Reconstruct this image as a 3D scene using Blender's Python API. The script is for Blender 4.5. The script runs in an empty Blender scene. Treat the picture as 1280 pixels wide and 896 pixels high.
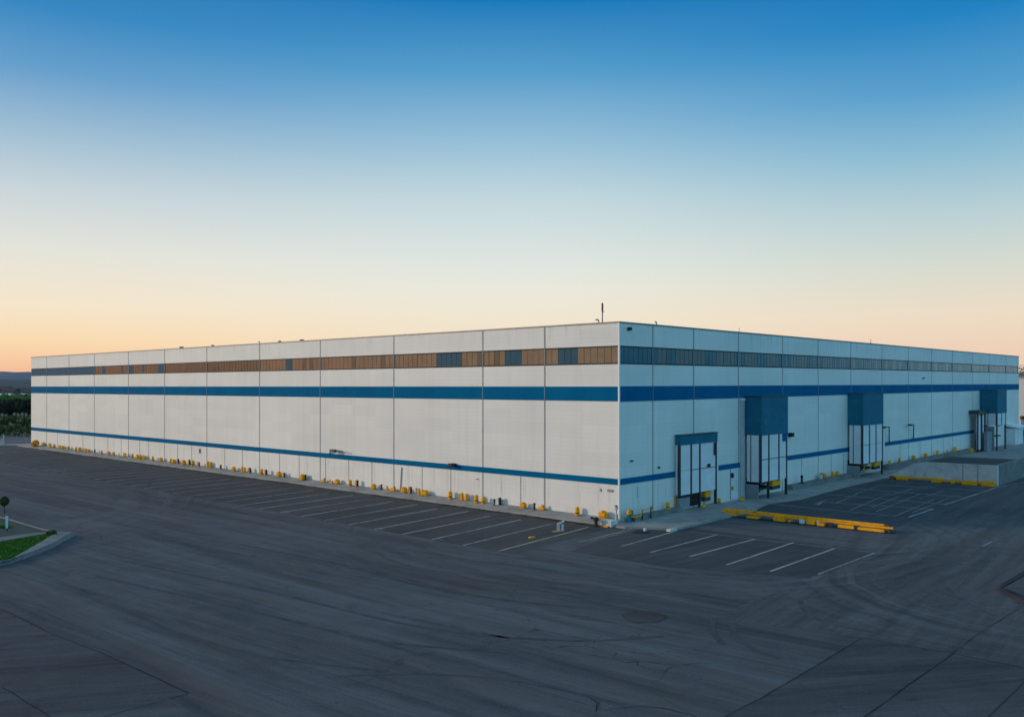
import bpy, bmesh, math, random
from mathutils import Vector, Matrix

random.seed(7)
R = random.random
S = bpy.context.scene
COL = S.collection

# ------------------------------------------------------------------ camera maths
CX, CY, HZ = 640.0, 448.0, 480.0
VL, VR = -548.0, 1625.0
F = math.sqrt((CX - VL) * (VR - CX))
H = 9.0
CAM = Vector((0, 0, H))

def ray(x, y):
    return Vector(((x - CX) / F, 1.0, -(y - HZ) / F))

def gp(x, y, z=0.0):
    r = ray(x, y)
    return CAM + r * ((z - H) / r.z)

uL = Vector((VL - CX, F, 0)).normalized()
uR = Vector((VR - CX, F, 0)).normalized()
UP = Vector((0, 0, 1))
C0 = gp(774, 655)

class Facade:
    """A vertical wall plane: s runs along it from the near corner, d sticks out of it, z is up."""
    def __init__(self, u, n):
        self.u, self.n = u, n
    def P(self, s, d, z):
        return Vector((C0.x, C0.y, 0)) + self.u * s + self.n * d + UP * z
    def at(self, x, y, d=0.0):
        r = ray(x, y)
        q = C0 + self.n * d - CAM
        q.z = 0
        rr = Vector((r.x, r.y, 0))
        t = q.dot(self.n) / rr.dot(self.n)
        p = CAM + r * t
        return ((p - C0).dot(self.u), p.z)
    def s_at(self, x, d=0.0):
        return self.at(x, HZ, d)[0]
FL = Facade(uL, -uR)
FR = Facade(uR, -uL)

# ------------------------------------------------------------------ object helpers
def tag(o, label=None, cat=None, group=None, kind=None):
    if label: o['label'] = label
    if cat: o['category'] = cat
    if group: o['group'] = group
    if kind: o['kind'] = kind
    return o

def empty(name, loc, label=None, cat=None, group=None):
    o = bpy.data.objects.new(name, None)
    o.location = loc
    COL.objects.link(o)
    o.empty_display_size = 0.2
    return tag(o, label, cat, group)

def wloc(o):
    v = Vector((0, 0, 0))
    while o is not None:
        v += Vector(o.location)
        o = o.parent
    return v

def obj(name, bm, mats, parent=None, origin=None, smooth=False):
    """Link bm (built in world coordinates) as one mesh object."""
    if not isinstance(mats, (list, tuple)): mats = [mats]
    base = wloc(parent) if parent else Vector((0, 0, 0))
    org = Vector(origin) if origin is not None else base
    bmesh.ops.translate(bm, verts=bm.verts, vec=-org)
    me = bpy.data.meshes.new(name)
    bm.to_mesh(me); bm.free()
    for m in mats: me.materials.append(m)
    if smooth:
        for p in me.polygons: p.use_smooth = True
    o = bpy.data.objects.new(name, me)
    COL.objects.link(o)
    if parent:
        o.parent = parent
    o.location = org - base
    return o

def BM(): return bmesh.new()

def hexa(bm, c, mat=0):
    """c: 8 corners, bottom ring then top ring."""
    v = [bm.verts.new(p) for p in c]
    fs = [(0, 3, 2, 1), (4, 5, 6, 7), (0, 1, 5, 4), (1, 2, 6, 5), (2, 3, 7, 6), (3, 0, 4, 7)]
    out = []
    for f in fs:
        fc = bm.faces.new([v[i] for i in f]); fc.material_index = mat; out.append(fc)
    return out

def fbox(bm, f, s0, s1, d0, d1, z0, z1, mat=0, z0b=None, z1b=None):
    """box on a facade; z0b/z1b: heights at the s1 end when they differ."""
    z0b = z0 if z0b is None else z0b
    z1b = z1 if z1b is None else z1b
    hexa(bm, [f.P(s0, d0, z0), f.P(s1, d0, z0b), f.P(s1, d1, z0b), f.P(s0, d1, z0),
              f.P(s0, d0, z1), f.P(s1, d0, z1b), f.P(s1, d1, z1b), f.P(s0, d1, z1)], mat)

def box(bm, c, sx, sy, sz, rz=0.0, mat=0, taper=1.0):
    c = Vector(c); ca, sa = math.cos(rz), math.sin(rz)
    pts = []
    for z, k in ((0, 1.0), (sz, taper)):
        for a, b in ((-1, -1), (1, -1), (1, 1), (-1, 1)):
            x, y = a * sx / 2 * k, b * sy / 2 * k
            pts.append(c + Vector((x * ca - y * sa, x * sa + y * ca, z)))
    return hexa(bm, pts, mat)

def lathe(bm, c, prof, n=12, mat=0, axis=None):
    """prof: list of (r, z); closed with caps when r = 0 at the ends."""
    c = Vector(c); rings = []
    for r, z in prof:
        if r < 1e-5:
            rings.append([bm.verts.new(c + UP * z)])
        else:
            rings.append([bm.verts.new(c + Vector((r * math.cos(2 * math.pi * k / n), r * math.sin(2 * math.pi * k / n), z))) for k in range(n)])
    for a, b in zip(rings, rings[1:]):
        for k in range(n):
            if len(a) == 1 and len(b) == 1: continue
            if len(a) == 1: vs = (a[0], b[k], b[(k + 1) % n])
            elif len(b) == 1: vs = (a[k], a[(k + 1) % n], b[0])
            else: vs = (a[k], a[(k + 1) % n], b[(k + 1) % n], b[k])
            f = bm.faces.new(vs); f.material_index = mat; f.smooth = True

def tube(bm, pts, r, n=6, mat=0):
    pts = [Vector(p) for p in pts]
    rs = r if isinstance(r, (list, tuple)) else [r] * len(pts)
    rings = []
    for i, p in enumerate(pts):
        d = (pts[min(i + 1, len(pts) - 1)] - pts[max(i - 1, 0)]).normalized()
        a = d.cross(Vector((0.31, 0.17, 0.93)))
        if a.length < 1e-3: a = d.cross(Vector((1, 0, 0)))
        a.normalize(); b = d.cross(a)
        rings.append([bm.verts.new(p + (a * math.cos(2 * math.pi * k / n) + b * math.sin(2 * math.pi * k / n)) * rs[i]) for k in range(n)])
    for a, b in zip(rings, rings[1:]):
        for k in range(n):
            f = bm.faces.new((a[k], b[k], b[(k + 1) % n], a[(k + 1) % n])); f.material_index = mat
    for rg in (rings[0], rings[-1][::-1]):
        f = bm.faces.new(rg); f.material_index = mat

def poly(bm, pts, mat=0):
    f = bm.faces.new([bm.verts.new(p) for p in pts]); f.material_index = mat
    f.normal_update()
    if f.normal.z < 0: f.normal_flip()
    return f

def slab(bm, pts, z0, z1, mat=0):
    """extruded polygon, pts in plan order"""
    a = [bm.verts.new(Vector((p[0], p[1], z0))) for p in pts]
    b = [bm.verts.new(Vector((p[0], p[1], z1 if not isinstance(z1, list) else z1[i]))) for i, p in enumerate(pts)]
    n = len(pts)
    bm.faces.new(b).material_index = mat
    bm.faces.new(a[::-1]).material_index = mat
    for i in range(n):
        bm.faces.new((a[i], a[(i + 1) % n], b[(i + 1) % n], b[i])).material_index = mat
    bmesh.ops.recalc_face_normals(bm, faces=bm.faces[:])

def ribbon(bm, pts, w, z, mat=0, jit=0.0):
    """flat strip on the ground through plan points; w: width or list"""
    pts = [Vector((p[0], p[1], z)) for p in pts]
    if jit:
        fine = []
        for a, b in zip(pts, pts[1:]):
            m = max(1, int((b - a).length / 0.6))
            for k in range(m): fine.append(a.lerp(b, k / m))
        fine.append(pts[-1])
        pts = [p + Vector((random.uniform(-jit, jit), random.uniform(-jit, jit), 0)) for p in fine]
    L, Rr = [], []
    for i, p in enumerate(pts):
        d = (pts[min(i + 1, len(pts) - 1)] - pts[max(i - 1, 0)]).normalized()
        nn = Vector((-d.y, d.x, 0))
        ww = w * (0.45 + 0.9 * R()) if jit else w
        L.append(bm.verts.new(p + nn * ww / 2)); Rr.append(bm.verts.new(p - nn * ww / 2))
    for i in range(len(pts) - 1):
        f = bm.faces.new((Rr[i], Rr[i + 1], L[i + 1], L[i])); f.material_index = mat

# ------------------------------------------------------------------ materials
def lin(c):
    return tuple(((v / 255) / 12.92 if v / 255 <= 0.04045 else ((v / 255 + 0.055) / 1.055) ** 2.4) for v in c) + (1.0,)

class NT:
    def __init__(self, m):
        self.nt = m.node_tree; self.N = self.nt.nodes; self.L = self.nt.links
    def new(self, t, **kw):
        n = self.N.new(t)
        for k, v in kw.items(): setattr(n, k, v)
        return n
    def link(self, a, b): self.L.new(a, b)
    def coords(self, kind='Object', rot=0.0, scale=(1, 1, 1)):
        tc = self.new('ShaderNodeTexCoord')
        mp = self.new('ShaderNodeMapping')
        mp.vector_type = 'TEXTURE'
        mp.inputs['Rotation'].default_value = (0, 0, rot)
        mp.inputs['Scale'].default_value = tuple(1 / v for v in scale)
        self.link(tc.outputs[kind], mp.inputs['Vector'])
        return mp.outputs['Vector']
    def noise(self, vec, scale, detail=4, rough=0.55, dist=0.0):
        n = self.new('ShaderNodeTexNoise')
        n.inputs['Scale'].default_value = scale; n.inputs['Detail'].default_value = detail
        n.inputs['Roughness'].default_value = rough; n.inputs['Distortion'].default_value = dist
        self.link(vec, n.inputs['Vector'])
        return n.outputs['Fac']
    def ramp(self, fac, stops, interp='LINEAR'):
        r = self.new('ShaderNodeValToRGB'); r.color_ramp.interpolation = interp
        el = r.color_ramp.elements
        while len(el) < len(stops): el.new(0.5)
        for e, (p, c) in zip(el, stops):
            e.position = p; e.color = c if len(c) == 4 else tuple(c) + (1,)
        self.link(fac, r.inputs['Fac'])
        return r.outputs['Color']
    def mix(self, fac, a, b, blend='MIX'):
        m = self.new('ShaderNodeMix', data_type='RGBA', blend_type=blend)
        for sock, v in ((m.inputs[0], fac), (m.inputs[6], a), (m.inputs[7], b)):
            if hasattr(v, 'is_output'): self.link(v, sock)
            else: sock.default_value = v
        return m.outputs[2]
    def math(self, op, a, b=0.0, clamp=False):
        m = self.new('ShaderNodeMath', operation=op); m.use_clamp = clamp
        for sock, v in ((m.inputs[0], a), (m.inputs[1], b)):
            if hasattr(v, 'is_output'): self.link(v, sock)
            else: sock.default_value = v
        return m.outputs[0]
    def bump(self, h, strength=0.3, dist=0.02):
        b = self.new('ShaderNodeBump')
        b.inputs['Strength'].default_value = strength; b.inputs['Distance'].default_value = dist
        self.link(h, b.inputs['Height'])
        return b.outputs['Normal']

def material(name, rough=0.6, metal=0.0, spec=0.5):
    m = bpy.data.materials.new(name); m.use_nodes = True
    t = NT(m); p = t.N['Principled BSDF']
    p.inputs['Roughness'].default_value = rough
    p.inputs['Metallic'].default_value = metal
    p.inputs['Specular IOR Level'].default_value = spec
    return m, t, p

def worn(name, c0, c1, rough=0.6, metal=0.0, spec=0.4, scale=1.5, bump=0.15, grime=None):
    """base colour that varies between c0 and c1, with optional grime colour in patches"""
    m, t, p = material(name, rough, metal, spec)
    v = t.coords()
    n = t.noise(v, scale, 5, 0.6)
    col = t.ramp(n, [(0.3, c0), (0.7, c1)])
    if grime:
        g = t.noise(v, scale * 2.7, 6, 0.7)
        col = t.mix(t.ramp(g, [(0.5, (0, 0, 0)), (0.72, (0.8, 0.8, 0.8))]), col, tuple(grime) + (1,))
    t.link(col, p.inputs['Base Color'])
    t.link(t.bump(t.noise(v, scale * 12, 3), bump, 0.01), p.inputs['Normal'])
    return m

def wall_paint(name, c0, c1, axis_u, rib=0.30):
    """ribbed painted metal cladding: fine horizontal ribs, faint streaks, dirt near the ground"""
    m, t, p = material(name, 0.55, 0.0, 0.3)
    tc = t.new('ShaderNodeTexCoord')
    sep = t.new('ShaderNodeSeparateXYZ'); t.link(tc.outputs['Object'], sep.inputs[0])
    z = sep.outputs['Z']
    big = t.noise(tc.outputs['Object'], 0.13, 4, 0.6)
    col = t.ramp(big, [(0.3, c0), (0.7, c1)])
    # streaks run down the sheets
    mp = t.new('ShaderNodeMapping'); mp.inputs['Scale'].default_value = (1.6, 1.6, 0.06)
    t.link(tc.outputs['Object'], mp.inputs['Vector'])
    st = t.noise(mp.outputs['Vector'], 1.0, 5, 0.65)
    col = t.mix(t.ramp(st, [(0.45, (0, 0, 0)), (0.75, (0.22, 0.22, 0.22))]), col, tuple(v * 0.72 for v in c0[:3]) + (1,))
    du = t.new('ShaderNodeVectorMath', operation='DOT_PRODUCT'); t.link(tc.outputs['Object'], du.inputs[0]); du.inputs[1].default_value = tuple(axis_u)
    cell = t.new('ShaderNodeCombineXYZ')
    t.link(t.math('FLOOR', t.math('DIVIDE', du.outputs['Value'], 3.1)), cell.inputs[0]); t.link(t.math('FLOOR', t.math('DIVIDE', z, 0.9)), cell.inputs[1])
    wn = t.new('ShaderNodeTexWhiteNoise', noise_dimensions='2D'); t.link(cell.outputs[0], wn.inputs['Vector'])
    col = t.mix(t.math('MULTIPLY', wn.outputs['Value'], 0.15), col, (c0[0] * 0.62, c0[1] * 0.63, c0[2] * 0.64, 1))
    # drips below the coping and the stripes
    mq = t.new('ShaderNodeMapping'); mq.inputs['Scale'].default_value = (3.5, 3.5, 0.12); t.link(tc.outputs['Object'], mq.inputs['Vector'])
    dr = t.ramp(t.noise(mq.outputs['Vector'], 1.0, 6, 0.7), [(0.54, (0, 0, 0)), (0.72, (0.6, 0.6, 0.6))])
    top = t.math('MAXIMUM', t.math('DIVIDE', t.math('SUBTRACT', z, 11.6), 1.4, True), t.math('SUBTRACT', 1.0, t.math('DIVIDE', t.math('ABSOLUTE', t.math('SUBTRACT', z, 1.6)), 1.6), True))
    col = t.mix(t.math('MULTIPLY', dr, top), col, (0.34, 0.31, 0.27, 1))
    # rib lines
    fr = t.math('FRACT', t.math('DIVIDE', z, rib))
    line = t.math('LESS_THAN', fr, 0.14)
    col = t.mix(t.math('MULTIPLY', line, 0.065), col, (c0[0] * 0.35, c0[1] * 0.37, c0[2] * 0.4, 1))
    # scuffs and splash dirt near the ground
    dn = t.noise(tc.outputs['Object'], 1.3, 6, 0.7)
    low = t.math('MULTIPLY', t.math('SUBTRACT', 1.0, t.math('DIVIDE', z, 1.3), True), t.ramp(dn, [(0.42, (0, 0, 0)), (0.75, (1, 1, 1))]))
    col = t.mix(t.math('MULTIPLY', low, 0.4), col, (0.30, 0.29, 0.27, 1))
    t.link(col, p.inputs['Base Color'])
    wv = t.math('SINE', t.math('MULTIPLY', z, 2 * math.pi / (rib / 2)))
    t.link(t.bump(wv, 0.07, 0.02), p.inputs['Normal'])
    return m

M = {}
M['wall'] = wall_paint('white cladding', (0.73, 0.71, 0.665), (0.81, 0.79, 0.74), (uL + uR))
M['stripe'] = worn('blue stripe paint', (0.0004, 0.105, 0.24), (0.0006, 0.135, 0.28), 0.7, 0, 0.02, 0.5, 0.05)
M['joint'] = worn('joint sealant', (0.20, 0.21, 0.215), (0.29, 0.30, 0.30), 0.8, 0, 0.2)
M['trim'] = worn('parapet trim', (0.20, 0.18, 0.16), (0.28, 0.26, 0.23), 0.5, 0.2, 0.4)
M['white_trim'] = worn('white corner trim', (0.76, 0.75, 0.73), (0.82, 0.81, 0.79), 0.4)
M['roof'] = worn('roof membrane', (0.30, 0.30, 0.29), (0.38, 0.37, 0.36), 0.9)
M['frame'] = worn('dark window frame', (0.018, 0.022, 0.026), (0.030, 0.034, 0.036), 0.5, 0.0, 0.1)
def glass(name, c, metal, rough=0.07, spec=0.6):
    m, t, p = material(name, rough, metal, spec)
    n = t.noise(t.coords(), 0.8, 3)
    t.link(t.ramp(n, [(0.3, tuple(v * 0.8 for v in c)), (0.7, c)]), p.inputs['Base Color'])
    return m
M['glass_amber'] = glass('bronze glass', (0.28, 0.222, 0.168), 0.7)
M['glass_amber_dark'] = glass('dark bronze glass', (0.165, 0.135, 0.112), 0.6, 0.1)
M['glass_blue'] = glass('blue grey glass', (0.036, 0.105, 0.155), 0.0, 0.5, 0.06)
M['glass_slate'] = glass('slate blue glass', (0.030, 0.115, 0.20), 0.0, 0.5, 0.05)
M['glass_teal'] = glass('teal glass', (0.018, 0.10, 0.135), 0.25, 0.2, 0.3)
M['glass_grey'] = glass('grey bronze glass', (0.085, 0.085, 0.088), 0.3, 0.12, 0.35)
M['teal'] = worn('teal metal cladding', (0.012, 0.125, 0.205), (0.018, 0.155, 0.245), 0.6, 0, 0.05, 0.7, 0.05, (0.05, 0.18, 0.19))
M['panel'] = worn('white dock panel', (0.64, 0.65, 0.66), (0.76, 0.77, 0.78), 0.5, 0, 0.3, 1.0, 0.05)
M['duct'] = worn('blue grey duct', (0.42, 0.44, 0.46), (0.52, 0.54, 0.56), 0.5, 0, 0.2)
M['dark_kerb'] = worn('dark kerb concrete', (0.022, 0.026, 0.030), (0.045, 0.048, 0.052), 0.9, 0, 0.15, 0.8, 0.3)
M['black'] = worn('black rubber', (0.008, 0.009, 0.012), (0.02, 0.02, 0.024), 0.7)
M['steel'] = worn('dark steel', (0.03, 0.04, 0.05), (0.06, 0.07, 0.08), 0.5, 0.4)
M['grey_metal'] = worn('grey painted metal', (0.20, 0.22, 0.24), (0.28, 0.30, 0.32), 0.5, 0.2)
M['yellow'] = worn('yellow safety paint', (0.80, 0.33, 0.010), (0.92, 0.43, 0.014), 0.6, 0, 0.15, 2.0, 0.1, (0.30, 0.17, 0.02))
M['orange'] = worn('weathered orange paint', (0.40, 0.16, 0.015), (0.52, 0.24, 0.02), 0.55, 0, 0.4, 2.0, 0.1, (0.10, 0.05, 0.015))
M['white'] = worn('white paint', (0.46, 0.46, 0.44), (0.62, 0.62, 0.60), 0.5, 0, 0.4, 2.0, 0.1, (0.35, 0.33, 0.28))
M['rust'] = worn('rusty brown steel', (0.12, 0.06, 0.035), (0.20, 0.10, 0.05), 0.8)
M['concrete'] = worn('concrete', (0.23, 0.23, 0.22), (0.36, 0.355, 0.34), 0.85, 0, 0.2, 0.5, 0.3, (0.17, 0.165, 0.155))
M['concrete_old'] = worn('stained concrete', (0.15, 0.15, 0.145), (0.25, 0.245, 0.235), 0.9, 0, 0.2, 0.8, 0.3, (0.10, 0.10, 0.10))
M['kerb'] = worn('island kerb concrete', (0.17, 0.17, 0.17), (0.27, 0.27, 0.26), 0.85, 0, 0.2, 1.2, 0.3, (0.12, 0.12, 0.115))
M['pale_concrete'] = worn('pale cast concrete', (0.44, 0.45, 0.46), (0.58, 0.59, 0.59), 0.85, 0, 0.2, 0.6, 0.3, (0.28, 0.28, 0.28))
M['dirt'] = worn('gutter dirt', (0.020, 0.018, 0.015), (0.055, 0.045, 0.03), 0.95, 0, 0.1, 1.5)
M['barrier_shade'] = worn('painted barrier shade', (0.022, 0.024, 0.027), (0.045, 0.048, 0.052), 0.9, 0, 0.1, 2.5)  # near-black tone standing in for shade beside the long barrier
M['litter'] = worn('dry leaf litter', (0.10, 0.06, 0.025), (0.22, 0.14, 0.06), 0.9, 0, 0.1, 3.0)
M['soil'] = worn('earth', (0.05, 0.045, 0.03), (0.08, 0.07, 0.05), 0.95, 0, 0.1, 0.3)

ANG_L = math.atan2(uL.y, uL.x)
ANG_R = math.atan2(uR.y, uR.x)

SWEEPS = [(gp(800, 655), 16.0, 12.0, 0.9), (gp(1300, 738), 8.0, 6.5, 1.3), (gp(-150, 640), 22.0, 12.0, 0.8)]
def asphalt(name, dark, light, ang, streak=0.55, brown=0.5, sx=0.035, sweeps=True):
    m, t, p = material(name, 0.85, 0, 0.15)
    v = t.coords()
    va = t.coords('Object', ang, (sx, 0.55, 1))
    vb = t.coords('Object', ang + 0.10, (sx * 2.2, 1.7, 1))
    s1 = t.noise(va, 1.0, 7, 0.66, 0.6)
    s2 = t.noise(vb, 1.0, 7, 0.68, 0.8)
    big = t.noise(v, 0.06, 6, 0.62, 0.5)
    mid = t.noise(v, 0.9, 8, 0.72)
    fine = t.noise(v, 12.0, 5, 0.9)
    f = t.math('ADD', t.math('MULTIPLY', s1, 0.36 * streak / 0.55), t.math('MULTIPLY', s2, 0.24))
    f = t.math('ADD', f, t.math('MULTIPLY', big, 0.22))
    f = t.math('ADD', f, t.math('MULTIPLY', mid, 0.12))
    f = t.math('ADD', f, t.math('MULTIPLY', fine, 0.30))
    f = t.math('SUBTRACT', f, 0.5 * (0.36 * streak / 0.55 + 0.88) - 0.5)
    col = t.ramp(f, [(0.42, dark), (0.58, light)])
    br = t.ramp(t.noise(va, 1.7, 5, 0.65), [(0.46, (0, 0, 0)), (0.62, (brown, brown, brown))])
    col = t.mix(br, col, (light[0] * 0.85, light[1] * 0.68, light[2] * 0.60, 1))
    # rubber laid down by vehicles turning: arcs about a few turning points
    if sweeps:
        wob = t.noise(v, 0.11, 3, 0.5)
        for c, r0, rw, k in SWEEPS:
            d = t.new('ShaderNodeVectorMath', operation='DISTANCE'); t.link(v, d.inputs[0]); d.inputs[1].default_value = (c.x, c.y, 0)
            rr = t.math('ADD', d.outputs['Value'], t.math('MULTIPLY', wob, 3.5))
            n1 = t.new('ShaderNodeTexNoise', noise_dimensions='1D'); n1.inputs['Scale'].default_value = k; n1.inputs['Detail'].default_value = 7; n1.inputs['Roughness'].default_value = 0.72
            t.link(rr, n1.inputs['W'])
            near = t.math('SUBTRACT', 1.0, t.math('DIVIDE', t.math('ABSOLUTE', t.math('SUBTRACT', d.outputs['Value'], r0)), rw), True)
            near = t.math('MULTIPLY', near, t.ramp(t.noise(v, 0.09, 4, 0.6), [(0.40, (0, 0, 0)), (0.60, (1, 1, 1))]))
            dk = t.ramp(n1.outputs['Fac'], [(0.50, (0, 0, 0)), (0.66, (1, 1, 1))])
            lt = t.ramp(n1.outputs['Fac'], [(0.32, (1, 1, 1)), (0.45, (0, 0, 0))])
            col = t.mix(t.math('MULTIPLY', t.math('MULTIPLY', dk, near), 0.65), col, tuple(x * 0.72 for x in dark) + (1,))
            col = t.mix(t.math('MULTIPLY', t.math('MULTIPLY', lt, near), 0.45), col, tuple(min(1, x * 1.35) for x in light) + (1,))
    # oil spots, old sealed patches and pale scuffs
    sp = t.ramp(t.noise(v, 0.35, 8, 0.78, 1.0), [(0.58, (0, 0, 0)), (0.70, (0.6, 0.6, 0.6))])
    col = t.mix(sp, col, tuple(x * 0.55 for x in dark) + (1,))
    oil = t.ramp(t.noise(v, 1.7, 4, 0.6), [(0.70, (0, 0, 0)), (0.75, (0.6, 0.6, 0.6))])
    col = t.mix(oil, col, tuple(x * 0.45 for x in dark) + (1,))
    sc = t.ramp(t.noise(vb, 2.3, 8, 0.78), [(0.60, (0, 0, 0)), (0.74, (0.5, 0.5, 0.5))])
    col = t.mix(sc, col, tuple(min(1, x * 1.5) for x in light) + (1,))
    # hairline cracks
    vo = t.new('ShaderNodeTexVoronoi', feature='DISTANCE_TO_EDGE'); vo.inputs['Scale'].default_value = 0.16
    wv = t.new('ShaderNodeMix', data_type='VECTOR'); wv.inputs[0].default_value = 0.10
    nz = t.new('ShaderNodeTexNoise'); nz.inputs['Scale'].default_value = 0.7; nz.inputs['Detail'].default_value = 6
    t.link(v, nz.inputs['Vector'])
    ad = t.new('ShaderNodeVectorMath', operation='MULTIPLY_ADD'); t.link(nz.outputs['Color'], ad.inputs[0]); ad.inputs[1].default_value = (2.2, 2.2, 0); t.link(v, ad.inputs[2])
    t.link(ad.outputs[0], vo.inputs['Vector'])
    ck = t.math('LESS_THAN', vo.outputs['Distance'], 0.0035)
    ck = t.math('MULTIPLY', ck, t.ramp(t.noise(v, 0.05, 3), [(0.50, (0, 0, 0)), (0.60, (1, 1, 1))]))
    col = t.mix(t.math('MULTIPLY', ck, 0.55), col, tuple(x * 0.4 for x in dark) + (1,))
    t.link(col, p.inputs['Base Color'])
    t.link(t.bump(t.noise(v, 14.0, 6, 0.8), 0.6, 0.02), p.inputs['Normal'])
    return m
M['yard'] = asphalt('yard asphalt', (0.047, 0.054, 0.061), (0.133, 0.142, 0.150), ANG_L)
M['yard_right'] = asphalt('service lane asphalt', (0.052, 0.059, 0.064), (0.128, 0.136, 0.142), ANG_R, 0.55, 0.3)
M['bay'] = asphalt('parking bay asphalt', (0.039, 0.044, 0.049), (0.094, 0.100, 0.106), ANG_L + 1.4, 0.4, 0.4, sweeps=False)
M['patch'] = asphalt('asphalt patch', (0.042, 0.044, 0.047), (0.100, 0.099, 0.101), ANG_L, 0.4, 0.6)
M['slab'] = asphalt('worn slab asphalt', (0.042, 0.047, 0.053), (0.108, 0.114, 0.121), ANG_L + 0.9, 0.5, 0.3)
M['rubber'] = worn('tyre rubber mark', (0.052, 0.056, 0.060), (0.095, 0.099, 0.104), 0.85, 0, 0.15, 1.2)
M['pale'] = worn('pale tyre scuff', (0.060, 0.064, 0.068), (0.115, 0.12, 0.126), 0.85, 0, 0.15, 2.2)
M['crack'] = worn('open joint', (0.012, 0.013, 0.015), (0.050, 0.052, 0.056), 0.9, 0, 0.1, 1.0)
M['joint_pale'] = worn('pale joint edge', (0.12, 0.125, 0.13), (0.17, 0.172, 0.175), 0.9, 0, 0.1, 1.0)
M['road'] = worn('far road', (0.11, 0.12, 0.14), (0.15, 0.16, 0.18), 0.8, 0, 0.2, 0.1)

def line_paint(name, c, wear):
    m, t, p = material(name, 0.7, 0, 0.2)
    v = t.coords()
    n = t.noise(v, 1.6, 8, 0.75, 0.4)
    n2 = t.noise(v, 0.22, 3, 0.5)
    f = t.math('ADD', t.math('MULTIPLY', n, 0.55), t.math('MULTIPLY', n2, 0.45))
    t.link(t.ramp(f, [(wear - 0.10, (0.060, 0.063, 0.068)), (wear + 0.10, c)]), p.inputs['Base Color'])
    return m
M['line_white'] = line_paint('worn white line paint', (0.46, 0.46, 0.445), 0.44)
M['line_faded'] = line_paint('faded line paint', (0.34, 0.345, 0.345), 0.46)
M['line_grid'] = line_paint('thin grid line paint', (0.42, 0.43, 0.43), 0.36)
M['line_cream'] = line_paint('cream line paint', (0.50, 0.43, 0.28), 0.44)

def leafy(name, c0, c1, scale=0.8):
    m, t, p = material(name, 0.7, 0, 0.25)
    v = t.coords()
    t.link(t.ramp(t.noise(v, scale, 5, 0.7), [(0.3, c0), (0.7, c1)]), p.inputs['Base Color'])
    return m
M['grass'] = leafy('lawn grass', (0.025, 0.12, 0.004), (0.05, 0.17, 0.008), 1.5)
M['lawn_soil'] = leafy('lawn underlay', (0.018, 0.075, 0.004), (0.03, 0.10, 0.006), 1.5)
M['field'] = leafy('meadow', (0.035, 0.065, 0.025), (0.06, 0.09, 0.035), 0.05)
M['leaf_dark'] = leafy('dark evergreen leaf', (0.010, 0.018, 0.010), (0.018, 0.028, 0.014), 0.3)
M['leaf_mid'] = leafy('green leaf', (0.08, 0.17, 0.03), (0.14, 0.23, 0.05), 0.2)
M['leaf_olive'] = leafy('olive hedge leaf', (0.040, 0.062, 0.012), (0.070, 0.095, 0.020), 0.5)
M['leaf_bush'] = leafy('topiary leaf', (0.020, 0.055, 0.008), (0.05, 0.08, 0.015), 3.0)
M['leaf_pale'] = leafy('pale grey green leaf', (0.14, 0.17, 0.12), (0.22, 0.24, 0.18), 0.4)
M['leaf_red'] = leafy('red brown shrub leaf', (0.22, 0.05, 0.02), (0.34, 0.10, 0.04), 0.8)
M['bark'] = worn('bark', (0.05, 0.035, 0.025), (0.09, 0.07, 0.05), 0.9, 0, 0.2, 3.0)
M['hill_near'] = leafy('wooded ridge', (0.014, 0.042, 0.048), (0.026, 0.060, 0.060), 0.03)
M['hill_far'] = leafy('distant ridge', (0.045, 0.080, 0.135), (0.055, 0.095, 0.155), 0.004)  # blue of the distance haze is put into this colour
M['house_brown'] = worn('brown brick', (0.16, 0.10, 0.08), (0.24, 0.15, 0.12), 0.85, 0, 0.2, 0.4)
M['house_roof'] = worn('dark tile roof', (0.06, 0.05, 0.05), (0.10, 0.08, 0.075), 0.85, 0, 0.2, 0.4)
M['shed'] = worn('pale shed cladding', (0.40, 0.45, 0.46), (0.52, 0.56, 0.57), 0.6, 0, 0.3, 0.2)
M['neighbour'] = worn('grey blue cladding', (0.36, 0.42, 0.46), (0.42, 0.48, 0.52), 0.6, 0, 0.3, 0.2)
M['cream'] = worn('cream panel', (0.55, 0.50, 0.34), (0.65, 0.60, 0.42), 0.6)
M['sign_blue'] = worn('pale blue board', (0.45, 0.66, 0.72), (0.55, 0.74, 0.78), 0.4, 0, 0.4, 2.0)
M['path'] = worn('wet stone path', (0.13, 0.15, 0.16), (0.19, 0.21, 0.215), 0.7, 0, 0.3, 0.8, 0.2)
M['planting'] = leafy('low planting bed', (0.028, 0.055, 0.035), (0.045, 0.075, 0.05), 1.2)

# ------------------------------------------------------------------ ground and paving
bm = BM(); poly(bm, [(-5400, -300, -0.008), (4400, -300, -0.008), (4400, 5600, -0.008), (-5400, 5600, -0.008)])
tag(obj('ground', bm, M['field']), kind='structure')

Y_EDGE = 126.5
bm = BM()
poly(bm, [(-220, -60, 0), (260, -60, 0), (260, 330, 0), (95, 330, 0), (95, 180, 0), (-70, 127, 0), (-220, 124, 0)])
tag(obj('yard', bm, M['yard']), kind='structure')

# service lane sweeping up the far side of the yard (another paving run)
lane = [gp(*q) for q in ((895, 773), (1000, 731), (1093, 692), (1122, 664), (1170, 636), (1242, 613), (1420, 560), (1900, 600), (1900, 900), (1290, 836), (1190, 817), (1077, 797))]
bm = BM(); poly(bm, [(p.x, p.y, 0.004) for p in lane])
tag(obj('service_road', bm, M['yard_right']), kind='structure')

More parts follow.
